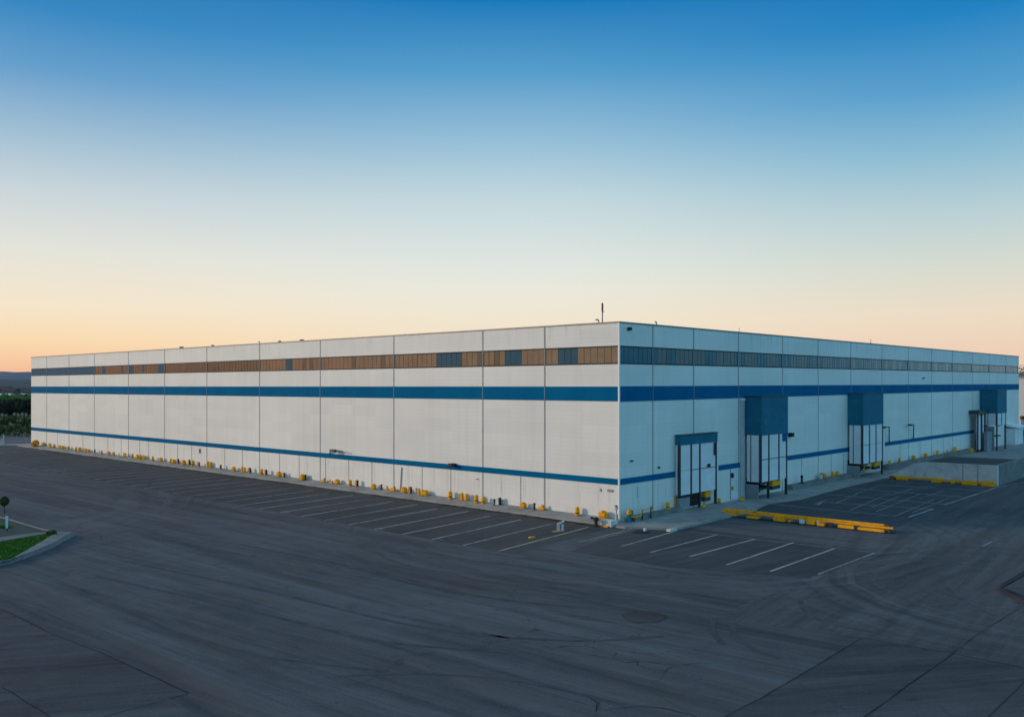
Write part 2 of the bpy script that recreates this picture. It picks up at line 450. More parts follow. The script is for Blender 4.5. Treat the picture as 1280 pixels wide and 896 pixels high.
# darker parking bays beside the white facade
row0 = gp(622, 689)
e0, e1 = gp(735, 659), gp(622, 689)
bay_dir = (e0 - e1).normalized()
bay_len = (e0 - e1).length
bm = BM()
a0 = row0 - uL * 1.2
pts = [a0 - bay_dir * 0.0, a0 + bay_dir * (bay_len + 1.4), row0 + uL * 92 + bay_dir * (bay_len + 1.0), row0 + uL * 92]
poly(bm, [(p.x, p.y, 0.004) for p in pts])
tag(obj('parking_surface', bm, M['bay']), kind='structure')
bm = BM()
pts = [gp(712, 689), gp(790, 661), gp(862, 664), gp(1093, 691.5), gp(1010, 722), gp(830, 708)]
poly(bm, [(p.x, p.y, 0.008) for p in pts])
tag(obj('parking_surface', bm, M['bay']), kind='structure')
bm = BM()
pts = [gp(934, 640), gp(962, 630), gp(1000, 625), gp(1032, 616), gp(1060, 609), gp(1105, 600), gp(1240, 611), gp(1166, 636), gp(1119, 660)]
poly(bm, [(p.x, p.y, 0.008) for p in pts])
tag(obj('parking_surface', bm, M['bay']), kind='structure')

# painted bay lines
bm = BM()
for k in range(35):
    a = row0 + uL * (2.62 * k)
    m = 2 if k == 0 else (0 if k < 12 else 1)
    b = a + bay_dir * (bay_len * (1.0 if k < 2 else random.uniform(0.9, 1.02)))
    if k > 14:                                   # far ones are worn to a short bright foot and a faded stem
        ribbon(bm, [a, a + bay_dir * 1.5], 0.14, 0.012, 0)
        ribbon(bm, [a + bay_dir * 1.5, b], 0.12, 0.012, 1)
    else:
        ribbon(bm, [a, b], 0.13, 0.012, m)
    if 1 < k < 9 and k % 2 == 0:                  # little foot ticks
        ribbon(bm, [a + Vector((0.05, 0.3, 0)), a + uL * -0.9 + Vector((0.05, 0.45, 0))], 0.10, 0.016, 1)
def gline(x0, y0, x1, y1, w=0.12, m=0, z=0.012):
    ribbon(bm, [gp(x0, y0), gp(x1, y1)], w, z, m)
for q in ((776, 683, 846, 663.5), (813, 690.5, 897, 668), (862, 695.5, 944, 673.5), (908, 706, 992, 678), (963, 714, 1043, 685.5)):
    gline(*q)
gline(1023, 717.5, 1093, 691, 0.11, 1)
gline(862, 664.5, 1085, 690, 0.07, 1, 0.016)
gline(722, 678, 794, 660, 0.12, 1); gline(738, 676, 797, 661.5, 0.08, 1)
gline(960, 629.5, 1119, 645, 0.10, 3); gline(1024, 627, 1166, 636.5, 0.10, 3)
gline(1031, 617.5, 1181, 630, 0.10, 3); gline(1058, 610, 1203, 621, 0.10, 3); gline(1095, 605.8, 1238, 613.5, 0.10, 3)
for q in ((1061, 638, 1112, 617), (1095, 639.5, 1150, 617.5), (1119, 645, 1168, 624), (1045, 629, 1072, 617), (1018, 630, 1035, 624), (1090, 634, 1125, 620), (1140, 641, 1190, 621), (1070, 616.5, 1095, 609), (1110, 620, 1140, 611), (1150, 623, 1180, 613)):
    gline(*q, 0.08, 1, 0.016)
gline(1136, 646.3, 1167, 636, 0.14, 0, 0.02)
gline(1180, 631, 1245, 609.6, 0.12, 0, 0.02); gline(1245, 609.6, 1285, 602, 0.12, 1, 0.02)
gline(1021, 631, 1027, 628.5, 0.14, 0, 0.02)
gline(1228, 683, 1240, 677, 0.10, 1, 0.02)
tag(obj('parking_lines', bm, [M['line_white'], M['line_faded'], M['line_cream'], M['line_grid']]), kind='structure')

# slabs with open joints in the lower corners
def gpoly(name, px, z, mat):
    P = [gp(*q) for q in px]; Q = []
    for i, a in enumerate(P):
        c = P[(i + 1) % len(P)]; m = max(1, int((c - a).length / 0.5)); j = 0.10 if 'patch' in name else 0.02
        for k in range(m): Q.append(a.lerp(c, k / m) + Vector((random.uniform(-j, j), random.uniform(-j, j), 0)))
    b = BM(); poly(b, [(p.x, p.y, z) for p in Q])
    return tag(obj(name, b, mat), kind='structure')
gpoly('paved_slab', [(0, 760), (60, 790), (130, 817), (235, 866), (135, 894), (60, 915), (-120, 960), (-160, 780)], 0.008, M['slab'])
gpoly('paved_slab', [(208, 874), (254, 899), (300, 940), (40, 960), (100, 905)], 0.012, M['slab'])
gpoly('paved_slab', [(905, 896), (990, 850), (1077, 797), (1190, 817), (1085, 893), (1030, 935), (840, 930)], 0.008, M['slab'])
gpoly('paved_slab', [(1195, 818), (1290, 836), (1400, 860), (1250, 960), (1040, 940), (1090, 893)], 0.008, M['slab'])
gpoly('asphalt_patch', [(775, 768), (792, 762), (826, 764), (834, 770), (822, 778), (790, 778)], 0.012, M['patch'])
bm = BM()
def joint(px, w, m=0, z=0.016, jit=0.02):
    ribbon(bm, [gp(*q) for q in px], w * 0.62, z, m, jit)
joint([(-20, 752), (0, 760), (60, 790), (130, 817), (235, 866)], 0.05)
joint([(60, 789), (130, 816), (236, 865)], 0.02, 1, 0.02)
joint([(236, 865.5), (190, 879), (135, 894), (80, 910)], 0.028, 1, 0.02)
joint([(209, 874), (252, 898), (290, 925)], 0.03, 1, 0.02)
joint([(4, 859), (68, 900), (90, 915)], 0.04)
joint([(880, 910), (905, 896), (950, 873), (990, 850), (1030, 826), (1077, 797)], 0.05)
joint([(1077, 797), (1120, 804), (1190, 817), (1290, 836)], 0.05)
joint([(1050, 915), (1085, 893), (1140, 853), (1190, 817), (1230, 787), (1284, 754)], 0.045)
joint([(1232, 786), (1284, 753)], 0.02, 1, 0.02)
joint([(1225, 905), (1240, 892), (1285, 847)], 0.045)
joint([(738, 873), (748, 878), (746, 889), (762, 886), (800, 882), (830, 885), (862, 893)], 0.05)
joint([(746, 889), (744, 876)], 0.035)
joint([(828, 872), (850, 886), (872, 897)], 0.03)
joint([(1077, 797), (1050, 812), (1010, 800)], 0.015, 1, 0.02)
tag(obj('pavement_joints', bm, [M['crack'], M['joint_pale']]), kind='structure')

# sweeping tyre marks
bm = BM()
def arc(px, w, m=0, z=0.006):
    P = [gp(*q) for q in px]
    out = []
    for i in range(len(P) - 1):
        p0, p1, p2, p3 = P[max(i - 1, 0)], P[i], P[i + 1], P[min(i + 2, len(P) - 1)]
        for k in range(8):
            u = k / 8
            out.append(0.5 * ((2 * p1) + (p2 - p0) * u + (2 * p0 - 5 * p1 + 4 * p2 - p3) * u * u + (3 * p1 - p0 - 3 * p2 + p3) * u ** 3))
    out.append(P[-1])
    ribbon(bm, out, w, z, m)
arc([(1180, 715), (1178, 728), (1200, 748), (1240, 768)], 0.22)
arc([(1110, 728), (1120, 742), (1150, 757)], 0.20)
arc([(1000, 748), (1005, 762), (1030, 777), (1090, 790)], 0.22)
arc([(892, 775), (890, 788), (905, 805)], 0.24); arc([(918, 778), (918, 793), (940, 810), (975, 823)], 0.24)
arc([(1093, 692), (1020, 726), (960, 745), (895, 773)], 0.20, 1)
arc([(820, 712), (900, 723), (985, 720), (1060, 702)], 0.22, 1)
arc([(800, 708), (880, 718), (960, 716)], 0.25)
arc([(400, 662), (520, 690), (640, 712), (760, 718), (860, 722)], 0.22, 1)
arc([(300, 680), (460, 712), (600, 745), (740, 760)], 0.28)
arc([(120, 720), (300, 760), (470, 800), (640, 815)], 0.24)
arc([(150, 700), (330, 738), (520, 782), (700, 800), (830, 795)], 0.22)
arc([(220, 790), (330, 820), (480, 838)], 0.16)
arc([(500, 770), (600, 790), (720, 815), (860, 832)], 0.16, 1)
arc([(420, 845), (520, 842), (640, 850), (780, 880)], 0.12)
tag(obj('tyre_marks', bm, [M['rubber'], M['pale']]), kind='structure')

# concrete apron at the foot of the white facade: sloped top and a kerb face
AZ = 0.36
sEndL, sEndR = FL.s_at(39), FR.s_at(1273.5)
bm = BM()
n = 40
for k in range(n):
    s0, s1 = -0.2 + (sEndL + 2.0) * k / n, -0.2 + (sEndL + 2.0) * (k + 1) / n - 0.012
    hexa(bm, [FL.P(s0, -0.1, -0.02), FL.P(s1, -0.1, -0.02), FL.P(s1, 1.28, -0.02), FL.P(s0, 1.28, -0.02),
              FL.P(s0, -0.1, AZ), FL.P(s1, -0.1, AZ), FL.P(s1, 1.26, 0.15), FL.P(s0, 1.26, 0.15)])
tag(obj('pavement', bm, M['concrete']), kind='structure')
# apron on the dock side: raised near the corner, flush farther on
bm = BM()
kerb_pts = [FR.P(-1.25, 0.0, 0), FR.P(-1.25, 1.3, 0), FR.P(0.6, 4.0, 0), FR.P(10.2, 3.9, 0), FR.P(12.4, 3.4, 0), FR.P(12.4, 0.0, 0)]
slab(bm, kerb_pts, -0.02, 0.15)
tag(obj('pavement', bm, M['concrete']), kind='structure')
bm = BM()
pts = [FR.P(12.42, 0.02, 0), FR.P(12.42, 3.3, 0), gp(942, 640), gp(950, 635), gp(962, 630), gp(1000, 625), gp(1032, 616), gp(1060, 608.5), gp(1105, 598), FR.P(44, 2.2, 0), FR.P(50, 3.2, 0), FR.P(120, 30, 0), FR.P(120, 0.02, 0)]
poly(bm, [(p.x, p.y, 0.02) for p in pts])
tag(obj('pavement', bm, M['concrete']), kind='structure')

# dirt and leaf litter lying along the kerb
bm = BM()
def drift(a, b, w0, w1, z, m):
    N = max(6, int((b - a).length / 0.35))
    d = (b - a).normalized(); nn = Vector((-d.y, d.x, 0))
    up, lo = [], []
    for i in range(N + 1):
        p = a.lerp(b, i / N)
        up.append(bm.verts.new((p.x, p.y, z)))
        q = p + nn * random.uniform(w0, w1)
        lo.append(bm.verts.new((q.x, q.y, z)))
    for i in range(N):
        f = bm.faces.new((up[i], up[i + 1], lo[i + 1], lo[i])); f.material_index = m
        f.normal_update()
        if f.normal.z < 0: f.normal_flip()
for s in range(0, 100, 4):
    if R() < 0.85:
        drift(FL.P(s + R(), 1.27, 0), FL.P(s + 3 + R() * 2, 1.27, 0), 0.1, 0.55, 0.018, 0)
tag(obj('dirt_and_shade_strip', bm, [M['dirt']]), kind='stuff')
bm = BM()
for k in range(420):
    s = 0.5 + 60 * R() ** 1.5
    d = 1.32 + abs(random.gauss(0, 0.22))
    p = FL.P(s, d, 0.024 + 0.03 * R())
    a = random.uniform(0, 6.3); r = random.uniform(0.03, 0.10)
    v = [p + Vector((math.cos(a + t) * r, math.sin(a + t) * r * 0.7, random.uniform(0, 0.03))) for t in (0, 1.7, 3.2, 4.6)]
    f = bm.faces.new([bm.verts.new(q) for q in v]); f.normal_update()
    if f.normal.z < 0: f.normal_flip()
tag(obj('leaf_litter', bm, [M['litter']]), kind='stuff')

# ------------------------------------------------------------------ the warehouse
WH = empty('warehouse', C0, 'long white metal warehouse with blue stripes and a bronze glass band', 'warehouse')

def edge(f, x0, y0, x1, y1):
    """a straight edge on the facade through two picture points -> z(s)"""
    (sa, za), (sb, zb) = f.at(x0, y0), f.at(x1, y1)
    return lambda s: za + (zb - za) * (s - sa) / (sb - sa)

EL = dict(top=edge(FL, 774, 403.3, 39, 447), wt=edge(FL, 774, 431.7, 40, 460.8), wb=edge(FL, 774, 455, 40, 470),
          st=edge(FL, 774, 483, 40, 483), sb=edge(FL, 774, 501.5, 40, 491.2), lt=edge(FL, 774, 598.6, 40, 533.8), lb=edge(FL, 774, 606.2, 40, 537.8))
ER = dict(top=edge(FR, 774, 403.3, 1273, 445.8), wt=edge(FR, 774, 431.7, 1273, 458), wb=edge(FR, 774, 455, 1273, 466.5),
          st=edge(FR, 774, 482.6, 1273, 480), sb=edge(FR, 774, 502, 1273, 486.8), lt=edge(FR, 774, 598.6, 1216, 537.4), lb=edge(FR, 774, 606.2, 1216, 541.2))
seamL = [58.4, 86.3, 118, 160.7, 205.8, 258.6, 324.5, 400.3, 492.4, 603.6, 681]
seamR = [816, 867, 923, 978, 1022.6, 1063.5, 1102.5, 1135.3, 1164.6, 1190.6, 1215.2, 1236.5, 1257.5]
lowL = [72, 103.6, 135, 151.5, 174.5, 185.5, 222, 239.6, 281, 303, 349.5, 374, 407, 436, 465, 527.7, 563.6, 651]
lowR = [1002, 1039, 1054, 1125, 1150, 1179]

def facade(f, E, end, s0, seams, lows, stripe_segs):
    # lower cladding up to the glass band
    bm = BM()
    fbox(bm, f, s0, end, -0.30, 0.0, -0.05, E['wb'](s0), 0, None, E['wb'](end))
    for x in seams:                                  # joints: cover strips over the cladding
        s = f.s_at(x); w = 0.045
        fbox(bm, f, s - w, s + w, -0.002, 0.016, 0.05, E['sb'](s) - 0.002, 1)
        fbox(bm, f, s - w * 0.6, s + w * 0.6, 0.0, 0.036, E['sb'](s), E['st'](s), 1)
        fbox(bm, f, s - w, s + w, -0.002, 0.016, E['st'](s) + 0.002, E['wb'](s) - 0.002, 1)
    for x in lows:
        s = f.s_at(x)
        fbox(bm, f, s - 0.03, s + 0.03, -0.002, 0.014, 0.05, E['lb'](s) - 0.002, 1)
    obj('wall', bm, [M['wall'], M['joint']], WH)
    bm = BM()
    fbox(bm, f, s0, end, -0.30, 0.0, E['wt'](s0), E['top'](s0), 0, E['wt'](end), E['top'](end))
    for x in seams:
        s = f.s_at(x); w = 0.045
        fbox(bm, f, s - w, s + w, -0.002, 0.016, E['wt'](s) + 0.002, E['top'](s) - 0.002, 1)
    obj('parapet', bm, [M['wall'], M['joint']], WH)
    bm = BM()
    fbox(bm, f, s0 - 0.05, end + 0.05, -0.34, 0.05, E['top'](s0) + 0.002, E['top'](s0) + 0.09, 0, E['top'](end) + 0.002, E['top'](end) + 0.09)
    obj('coping', bm, M['trim'], WH)
    bm = BM()
    fbox(bm, f, max(s0 - 0.225, 0.065), end, 0.0, 0.03, E['sb'](s0), E['st'](s0), 0, E['sb'](end), E['st'](end))
    obj('stripe', bm, M['stripe'], WH)
    for a, b in stripe_segs:
        bm = BM()
        fbox(bm, f, a, b, 0.0, 0.03, E['lb'](a), E['lt'](a), 0, E['lb'](b), E['lt'](b))
        obj('stripe', bm, M['stripe'], WH)

facade(FL, EL, sEndL, 0.30, seamL, lowL, [(0.08, sEndL)])
segR = [(774, 848.5), (898, 924.5), (976, 1063), (1106, 1217)]
segsR = []
for a, b in segR:
    segsR.append((max(0.065, FR.s_at(a)), FR.s_at(b)))
facade(FR, ER, sEndR, 0.0, seamR, lowR, segsR)
# corner trim
bm = BM()
fbox(bm, FL, -0.025, 0.075, -0.05, 0.034, 0.0, EL['top'](0) - 0.004)
obj('corner_trim', bm, M['white_trim'], WH)
bm = BM()
fbox(bm, FR, 0.0, 0.06, -0.01, 0.034, 0.0, EL['top'](0) - 0.006)
obj('corner_trim', bm, M['white_trim'], WH)
# hidden walls and roof
zt = EL['top'](0)
bm = BM()
far = C0 + uL * sEndL + uR * sEndR
fbox(bm, FL, sEndL - 0.3, sEndL, -sEndR, -0.302, -0.05, min(EL['top'](sEndL), ER['top'](sEndR)) - 0.02)
obj('wall', bm, M['wall'], WH)
bm = BM()
fbox(bm, FR, sEndR - 0.3, sEndR, -sEndL + 0.302, -0.302, -0.05, min(EL['top'](sEndL), ER['top'](sEndR)) - 0.02)
obj('wall', bm, M['wall'], WH)
bm = BM()
q = [FL.P(0.31, -0.31, 12.2), FL.P(sEndL - 0.31, -0.31, 12.2), FL.P(sEndL - 0.31, -sEndR + 0.31, 12.2), FL.P(0.31, -sEndR + 0.31, 12.2)]
poly(bm, q)
obj('roof', bm, M['roof'], WH)

# glass band: one window per bay, panes and mullions
def windows(f, E, xs, tint):
    ss = [f.s_at(x) for x in xs]
    ss.sort()
    if f is FL: ss[0] = 0.09
    for a, b in zip(ss, ss[1:]):
        bm = BM(); fr = BM()
        a2, b2 = a + (0.0 if a < 0.5 else 0.04), b - 0.04
        npane = max(2, round((b2 - a2) / 0.56))
        for k in range(npane):
            p0, p1 = a2 + (b2 - a2) * k / npane, a2 + (b2 - a2) * (k + 1) / npane
            mi = tint((p0 + p1) / 2)
            t0, t1 = random.gauss(0, 0.004), random.gauss(0, 0.004)
            v = [f.P(p0, -0.045 + t0, E['wb'](p0) - 0.01), f.P(p1, -0.045 + t1, E['wb'](p1) - 0.01),
                 f.P(p1, -0.045 - t0, E['wt'](p1) + 0.01), f.P(p0, -0.045 - t1, E['wt'](p0) + 0.01)]
            fc = bm.faces.new([bm.verts.new(x) for x in v]); fc.material_index = mi
            fc.normal_update()
            if fc.normal.dot(f.n) < 0: fc.normal_flip()
            if k:
                fbox(fr, f, p0 - 0.010, p0 + 0.010, -0.08, -0.036, E['wb'](p0) + 0.03, E['wt'](p0) - 0.03)
        fbox(fr, f, a2, b2, -0.10, 0.006, E['wb'](a2) + 0.002, E['wb'](a2) + 0.09, 0, E['wb'](b2) + 0.002, E['wb'](b2) + 0.09)
        fbox(fr, f, a2, b2, -0.10, 0.006, E['wt'](a2) - 0.08, E['wt'](a2) - 0.002, 0, E['wt'](b2) - 0.08, E['wt'](b2) - 0.002)
        fbox(fr, f, b2 - 0.01, b2 + 0.085, -0.12, 0.004, E['wb'](b2) + 0.005, E['wt'](b2) - 0.005, 1)
        w = obj('window', bm, [M['glass_amber'], M['glass_amber_dark'], M['glass_blue'], M['glass_teal'], M['glass_grey'], M['glass_slate']], WH)
        obj('window_frame', fr, [M['frame'], M['joint']], w)
blueL = [(545, 575), (630, 651), (694, 721), (357, 363), (196, 206), (150, 154), (161, 167), (177, 181), (39, 119), (126, 131)]
tealR = [(774, 816), (834, 846), (888, 898), (918, 923), (944, 955), (1040, 1044), (1010, 1013)]
rgL = [(FL.s_at(b), FL.s_at(a)) for a, b in blueL]
rgR = [(FR.s_at(a), FR.s_at(b)) for a, b in tealR]
def tintL(s):
    if any(a < s < b for a, b in rgL): return 5 if s > FL.s_at(150) else 2
    return 1 if (s > FL.s_at(325) or R() < 0.12) else 0
def tintR(s):
    if any(a < s < b for a, b in rgR): return 3
    if s > FR.s_at(1063): return 4 if R() < 0.7 else 1
    return 4 if R() < 0.8 else 3
windows(FL, EL, [39.3] + seamL + [774], tintL)
windows(FR, ER, [774.5] + seamR + [1272.8], tintR)

# ------------------------------------------------------------------ dock shelters (parts of the warehouse)
def slanted(f, bm, s0, s1, d0, d1, z0, z1, mat=0):
    fbox(bm, f, s0, s1, d0, d1, z0, z1, mat)

def dock(xl, xc, xr, ytop, ycan, ybot, yfloor, depth, panels_front, panels_side, extra):
    """xl: wall edge, xc: front corner, xr: outer front edge in the picture; panels split the front and the side."""
    sF = FR.s_at(xc, depth); sR = FR.s_at(xr, depth)
    z_top = FR.at(xc, ytop, depth)[1]; z_can = FR.at(xc, ycan, depth)[1]; z_bot = FR.at(xc, ybot, depth)[1]
    bm = BM(); fbox(bm, FR, sF, sR, 0.031, depth, z_can, z_top)
    root = obj('dock_shelter', bm, M['teal'], WH, origin=FR.P((sF + sR) / 2, 0.03, z_can))
    bm = BM(); fbox(bm, FR, sF - 0.04, sR + 0.04, 0.032, depth + 0.05, z_top + 0.002, z_top + 0.07)
    obj('canopy_cap', bm, M['steel'], root)
    w = sR - sF
    post_w = 0.09
    # front curtain panels between dark posts
    for a, b in panels_front:
        bm = BM(); fbox(bm, FR, sF + w * a + post_w, sF + w * b - post_w, depth - 0.16, depth - 0.05, z_bot, z_can - 0.004)
        zm = z_bot + (z_can - z_bot) * 0.48
        obj('curtain_panel', bm, M['panel'], root)
        bm = BM(); fbox(bm, FR, sF + w * a + post_w * 1.4, sF + w * b - post_w * 1.4, depth - 0.048, depth - 0.03, zm - 0.03 + 0.05 * R(), zm + 0.03)
        obj('seam_bar', bm, M['steel'], root)
    for a in sorted({p for ab in panels_front for p in ab}):
        bm = BM(); s = sF + w * a
        long = a in extra.get('legs', ())
        fbox(bm, FR, s - post_w * 0.75, s + post_w * 0.75, depth - 0.18, depth - 0.0, 0.02 if long else z_bot - 0.06, z_can - 0.004)
        obj('post', bm, M['steel'], root)
    bm = BM(); fbox(bm, FR, sF + 0.08, sF + w * extra.get('sill', 0.5), depth - 0.2, depth + 0.01, z_bot - 0.13, z_bot - 0.004)
    obj('sill', bm, M['black'], root)
    # side panels toward the camera
    for a, b in panels_side:
        bm = BM(); fbox(bm, FR, sF + 0.005, sF + 0.09, 0.05 + (depth - 0.2) * a, 0.05 + (depth - 0.2) * b - 0.07, z_bot, z_can - 0.004)
        obj('side_panel', bm, M['panel'], root)
        bm = BM(); fbox(bm, FR, sF - 0.01, sF + 0.10, 0.05 + (depth - 0.2) * b - 0.07, 0.05 + (depth - 0.2) * b, z_bot - 0.05, z_can - 0.004)
        obj('post', bm, M['steel'], root)
    # rear: closed side, black plate imitating the opening's shade, leveller
    bm = BM(); fbox(bm, FR, sR - 0.07, sR - 0.002, 0.05, depth - 0.19, z_bot, z_can - 0.004)
    obj('side_panel', bm, M['panel'], root)
    o0, o1 = extra.get('open', (0.2, 0.65))
    bm = BM(); fbox(bm, FR, sF + w * o0, sF + w * o1, 0.0, 0.035, 0.25, z_bot + 0.3)
    obj('opening_shade_plate', bm, M['black'], root)
    bm = BM(); fbox(bm, FR, sF + w * o0 - 0.1, sF + w * o1 + 0.1, 0.036, depth * 0.75, z_bot * 0.52, z_bot * 0.52 + 0.16)
    obj('leveller', bm, M['black'], root)
    bm = BM(); fbox(bm, FR, sF + 0.02, sF + w * o0 - 0.15, 0.034, depth * 0.8, 0.02, z_bot - 0.2)
    obj('plinth', bm, M['grey_metal'], root)
    # yellow bumper
    if 'bumper' in extra:
        b0, b1, col = extra['bumper']
        bm = BM(); fbox(bm, FR, sF + w * b0, sF + w * b1, depth - 0.55, depth - 0.12, z_bot - 0.50, z_bot - 0.06)
        bmesh.ops.bevel(bm, geom=bm.edges[:], offset=0.05, segments=2, affect='EDGES')
        obj('bumper', bm, M[col], root)
        bm = BM(); fbox(bm, FR, sF + w * b0 + 0.05, sF + w * b1 + 0.05, depth - 0.5, depth - 0.2, z_bot - 0.78, z_bot - 0.505)
        obj('bumper_bracket', bm, M['steel'], root)
    return root, sF, sR, z_bot, z_can

# dock beside the corner: low header only
dk1 = dock(849, 850.5, 897, 544.8, 556.5, 619.5, 640, 0.45,
     [(0.0, 0.29), (0.29, 0.52), (0.52, 0.97)], [(0.0, 1.0)], dict(legs=(0.52, 0.97), open=(0.30, 0.68), bumper=(0.70, 0.86, 'yellow'), sill=0.29))
dk2 = dock(934, 952, 985, 496.2, 544.3, 603, 622, 1.45,
     [(0.0, 0.28), (0.28, 0.66), (0.66, 0.96)], [(0.12, 0.42), (0.42, 1.0)], dict(legs=(0.96, 0.28), open=(0.05, 0.55), bumper=(0.46, 0.78, 'yellow'), sill=0.2))
dk3 = dock(1066, 1079, 1104.3, 492.6, 531.8, 580, 597, 1.5,
     [(0.0, 0.32), (0.32, 0.64), (0.64, 0.97)], [(0.1, 0.42), (0.42, 1.0)], dict(legs=(0.97,), open=(0.0, 0.62), bumper=(0.62, 0.92, 'yellow'), sill=0.2))
dk4 = dock(1235, 1247, 1258.5, 487.6, 516.8, 531.5, 560, 2.2,
     [(0.0, 0.45), (0.45, 0.9)], [(0.1, 0.5), (0.5, 1.0)], dict(legs=(0.0, 0.9), open=(0.1, 0.8), sill=0.3))
root, sF, sR, zb, zc = dk2
bm = BM(); c = FR.at(957.5, 528, 1.46)
rp = [FR.P(c[0] + 0.17 * math.cos(a * math.pi / 8), 1.462, c[1] + 0.17 * math.sin(a * math.pi / 8)) for a in range(17)]
tube(bm, rp, 0.022, 5); obj('ring_emblem', bm, M['grey_metal'], root)
w = sR - sF
bm = BM(); fbox(bm, FR, sF + w * 0.80, sF + w * 0.95, 1.41, 1.47, zc - 0.62, zc - 0.01); obj('wind_flap', bm, M['stripe'], root)
bm = BM(); fbox(bm, FR, sR + 0.02, sR + 0.32, 0.9, 1.3, zc - 0.25, zc + 0.12); obj('flood_lamp', bm, M['teal'], root)
root, sF, sR, zb, zc = dk1
w = sR - sF
bm = BM(); fbox(bm, FR, sF + w * 0.90, sF + w * 0.955, 0.46, 0.50, zc - 0.95, zc - 0.05); obj('door_closer', bm, M['black'], root)
bm = BM(); fbox(bm, FR, sF + w * 0.72, sF + w * 0.78, 0.44, 0.52, zb + (zc - zb) * 0.50, zb + (zc - zb) * 0.56); obj('door_handle', bm, M['black'], root)
# yellow straps hanging in the dock opening
for a in (0.1, 0.42):
    root, sF, sR, zb, zc = dk3
    bm = BM(); tube(bm, [FR.P(sF + (sR - sF) * a, 1.46, zb - 0.1), FR.P(sF + (sR - sF) * (a - 0.05), 1.40, zb - 0.75)], 0.05)
    obj('strap', bm, M['yellow'], dk3[0])

# recessed service duct beside the second dock
s0, s1 = FR.s_at(926, 0.1), FR.s_at(931.5, 0.9)
bm = BM(); fbox(bm, FR, s0, FR.s_at(930.5, 0.1), 0.032, 0.13, 0.16, FR.at(926, 500.5, 0.3)[1])
o = obj('service_duct', bm, M['duct'], WH)
bm = BM(); fbox(bm, FR, s0 - 0.03, FR.s_at(930.5, 0.1) + 0.03, 0.032, 0.18, FR.at(926, 500.5, 0.3)[1] + 0.002, FR.at(926, 500.5, 0.3)[1] + 0.14)
obj('duct_cap', bm, M['white_trim'], o)

# porch and clutter beside the farthest dock
bm = BM(); sa, sb = FR.s_at(1216, 0.5), FR.s_at(1231, 0.8)
fbox(bm, FR, sa, sb, 0.0, 1.2, FR.at(1216, 517.5, 0.5)[1], FR.at(1216, 514, 0.5)[1] + 0.1)
porch = obj('porch_roof', bm, M['steel'], WH)
zc = FR.at(1216, 517.5, 0.5)[1]
for fa in (0.05, 0.45, 0.8):
    bm = BM(); fbox(bm, FR, sa + (sb - sa) * fa, sa + (sb - sa) * fa + 0.16, 0.95, 1.1, 0.02, zc - 0.004)
    obj('post', bm, M['steel'], porch)
for fa, fb in ((0.12, 0.42), (0.5, 0.76)):
    bm = BM(); fbox(bm, FR, sa + (sb - sa) * fa, sa + (sb - sa) * fb, 0.8, 0.94, 0.3, zc - 0.2)
    obj('wall_panel', bm, M['panel'], porch)
bm = BM(); fbox(bm, FR, sa + (sb - sa) * 0.55, sb + 0.5, 1.15, 1.6, 0.02, 2.6)
obj('cabinet', bm, M['grey_metal'], porch)
# lean-to at the end of the facade
bm = BM(); s0, s1 = FR.s_at(1259.5, 0.3), FR.s_at(1272.4, 0.6)
zr = FR.at(1262, 532, 0.3)[1]
fbox(bm, FR, s0, s1, 0.0, 1.3, 0.02, zr - 0.3)
lt = obj('lean_to', bm, M['panel'], WH)
bm = BM()
hexa(bm, [FR.P(s0 - .3, 0, zr - 0.05), FR.P(s1 + .2, 0, zr - .05), FR.P(s1 + .2, 1.7, zr - .29), FR.P(s0 - .3, 1.7, zr - .29),
          FR.P(s0 - .3, 0, zr + 0.35), FR.P(s1 + .2, 0, zr + .35), FR.P(s1 + .2, 1.7, zr - .12), FR.P(s0 - .3, 1.7, zr - .12)])
obj('lean_to_roof', bm, M['white_trim'], lt)

# small fittings on the facades (each a part of the building)
def fitting(name, f, x, y, w, h, dep, mat, d=0.0):
    s, z = f.at(x, y, d)
    bm = BM(); fbox(bm, f, s - w / 2, s + w / 2, d, d + dep, z - h / 2, z + h / 2)
    bmesh.ops.bevel(bm, geom=bm.edges[:], offset=min(w, h, dep) * 0.15, segments=1, affect='EDGES')
    return obj(name, bm, M[mat], WH)
fitting('camera_box', FR, 785.5, 411, 0.28, 0.20, 0.22, 'black')
o = fitting('wall_lamp', FL, 568, 580.6, 0.5, 0.22, 0.5, 'black', 0.03)
bm = BM(); s, z = FL.at(495, 579, 0.03); s2, z2 = FL.at(500, 581, 0.03)
tube(bm, [FL.P(FL.s_at(563, .03), 0.03, z2 + 0.15), FL.P(FL.s_at(561, .03), 0.3, z2 + 0.25)], 0.03); obj('lamp_arm', bm, M['steel'], o)
# floodlight bracket above the low stripe
def bracket(f, pts, r=0.04, mat='steel', name='lamp_bracket'):
    bm = BM(); P = []
    for x, y, d in pts:
        s, z = f.at(x, y, d); P.append(f.P(s, d, z))
    tube(bm, P, r); return obj(name, bm, M[mat], WH)
o = bracket(FL, [(411.8, 567, 0.03), (413.5, 563, 0.3), (418.5, 562.5, 0.5), (428.5, 564.3, 0.5)], 0.05)
bm = BM(); s, z = FL.at(416.5, 563, 0.45); fbox(bm, FL, s - 0.35, s + 0.35, 0.35, 0.6, z - 0.12, z + 0.1); obj('lamp_head', bm, M['steel'], o)
for x, yt, yb, dx in ((1111.5, 533.5, 553, -7), (1142, 530.5, 548, -4.5)):
    o = bracket(FR, [(x, yb, 0.1), (x, yt, 0.45), (x + dx, yt + 0.3, 0.45)], 0.06)
    s, z = FR.at(x + dx, yt + 0.4, 0.45)
    bm = BM(); fbox(bm, FR, s - 0.3, s + 0.3, 0.3, 0.6, z - 0.1, z + 0.08); obj('lamp_head', bm, M['black'], o)
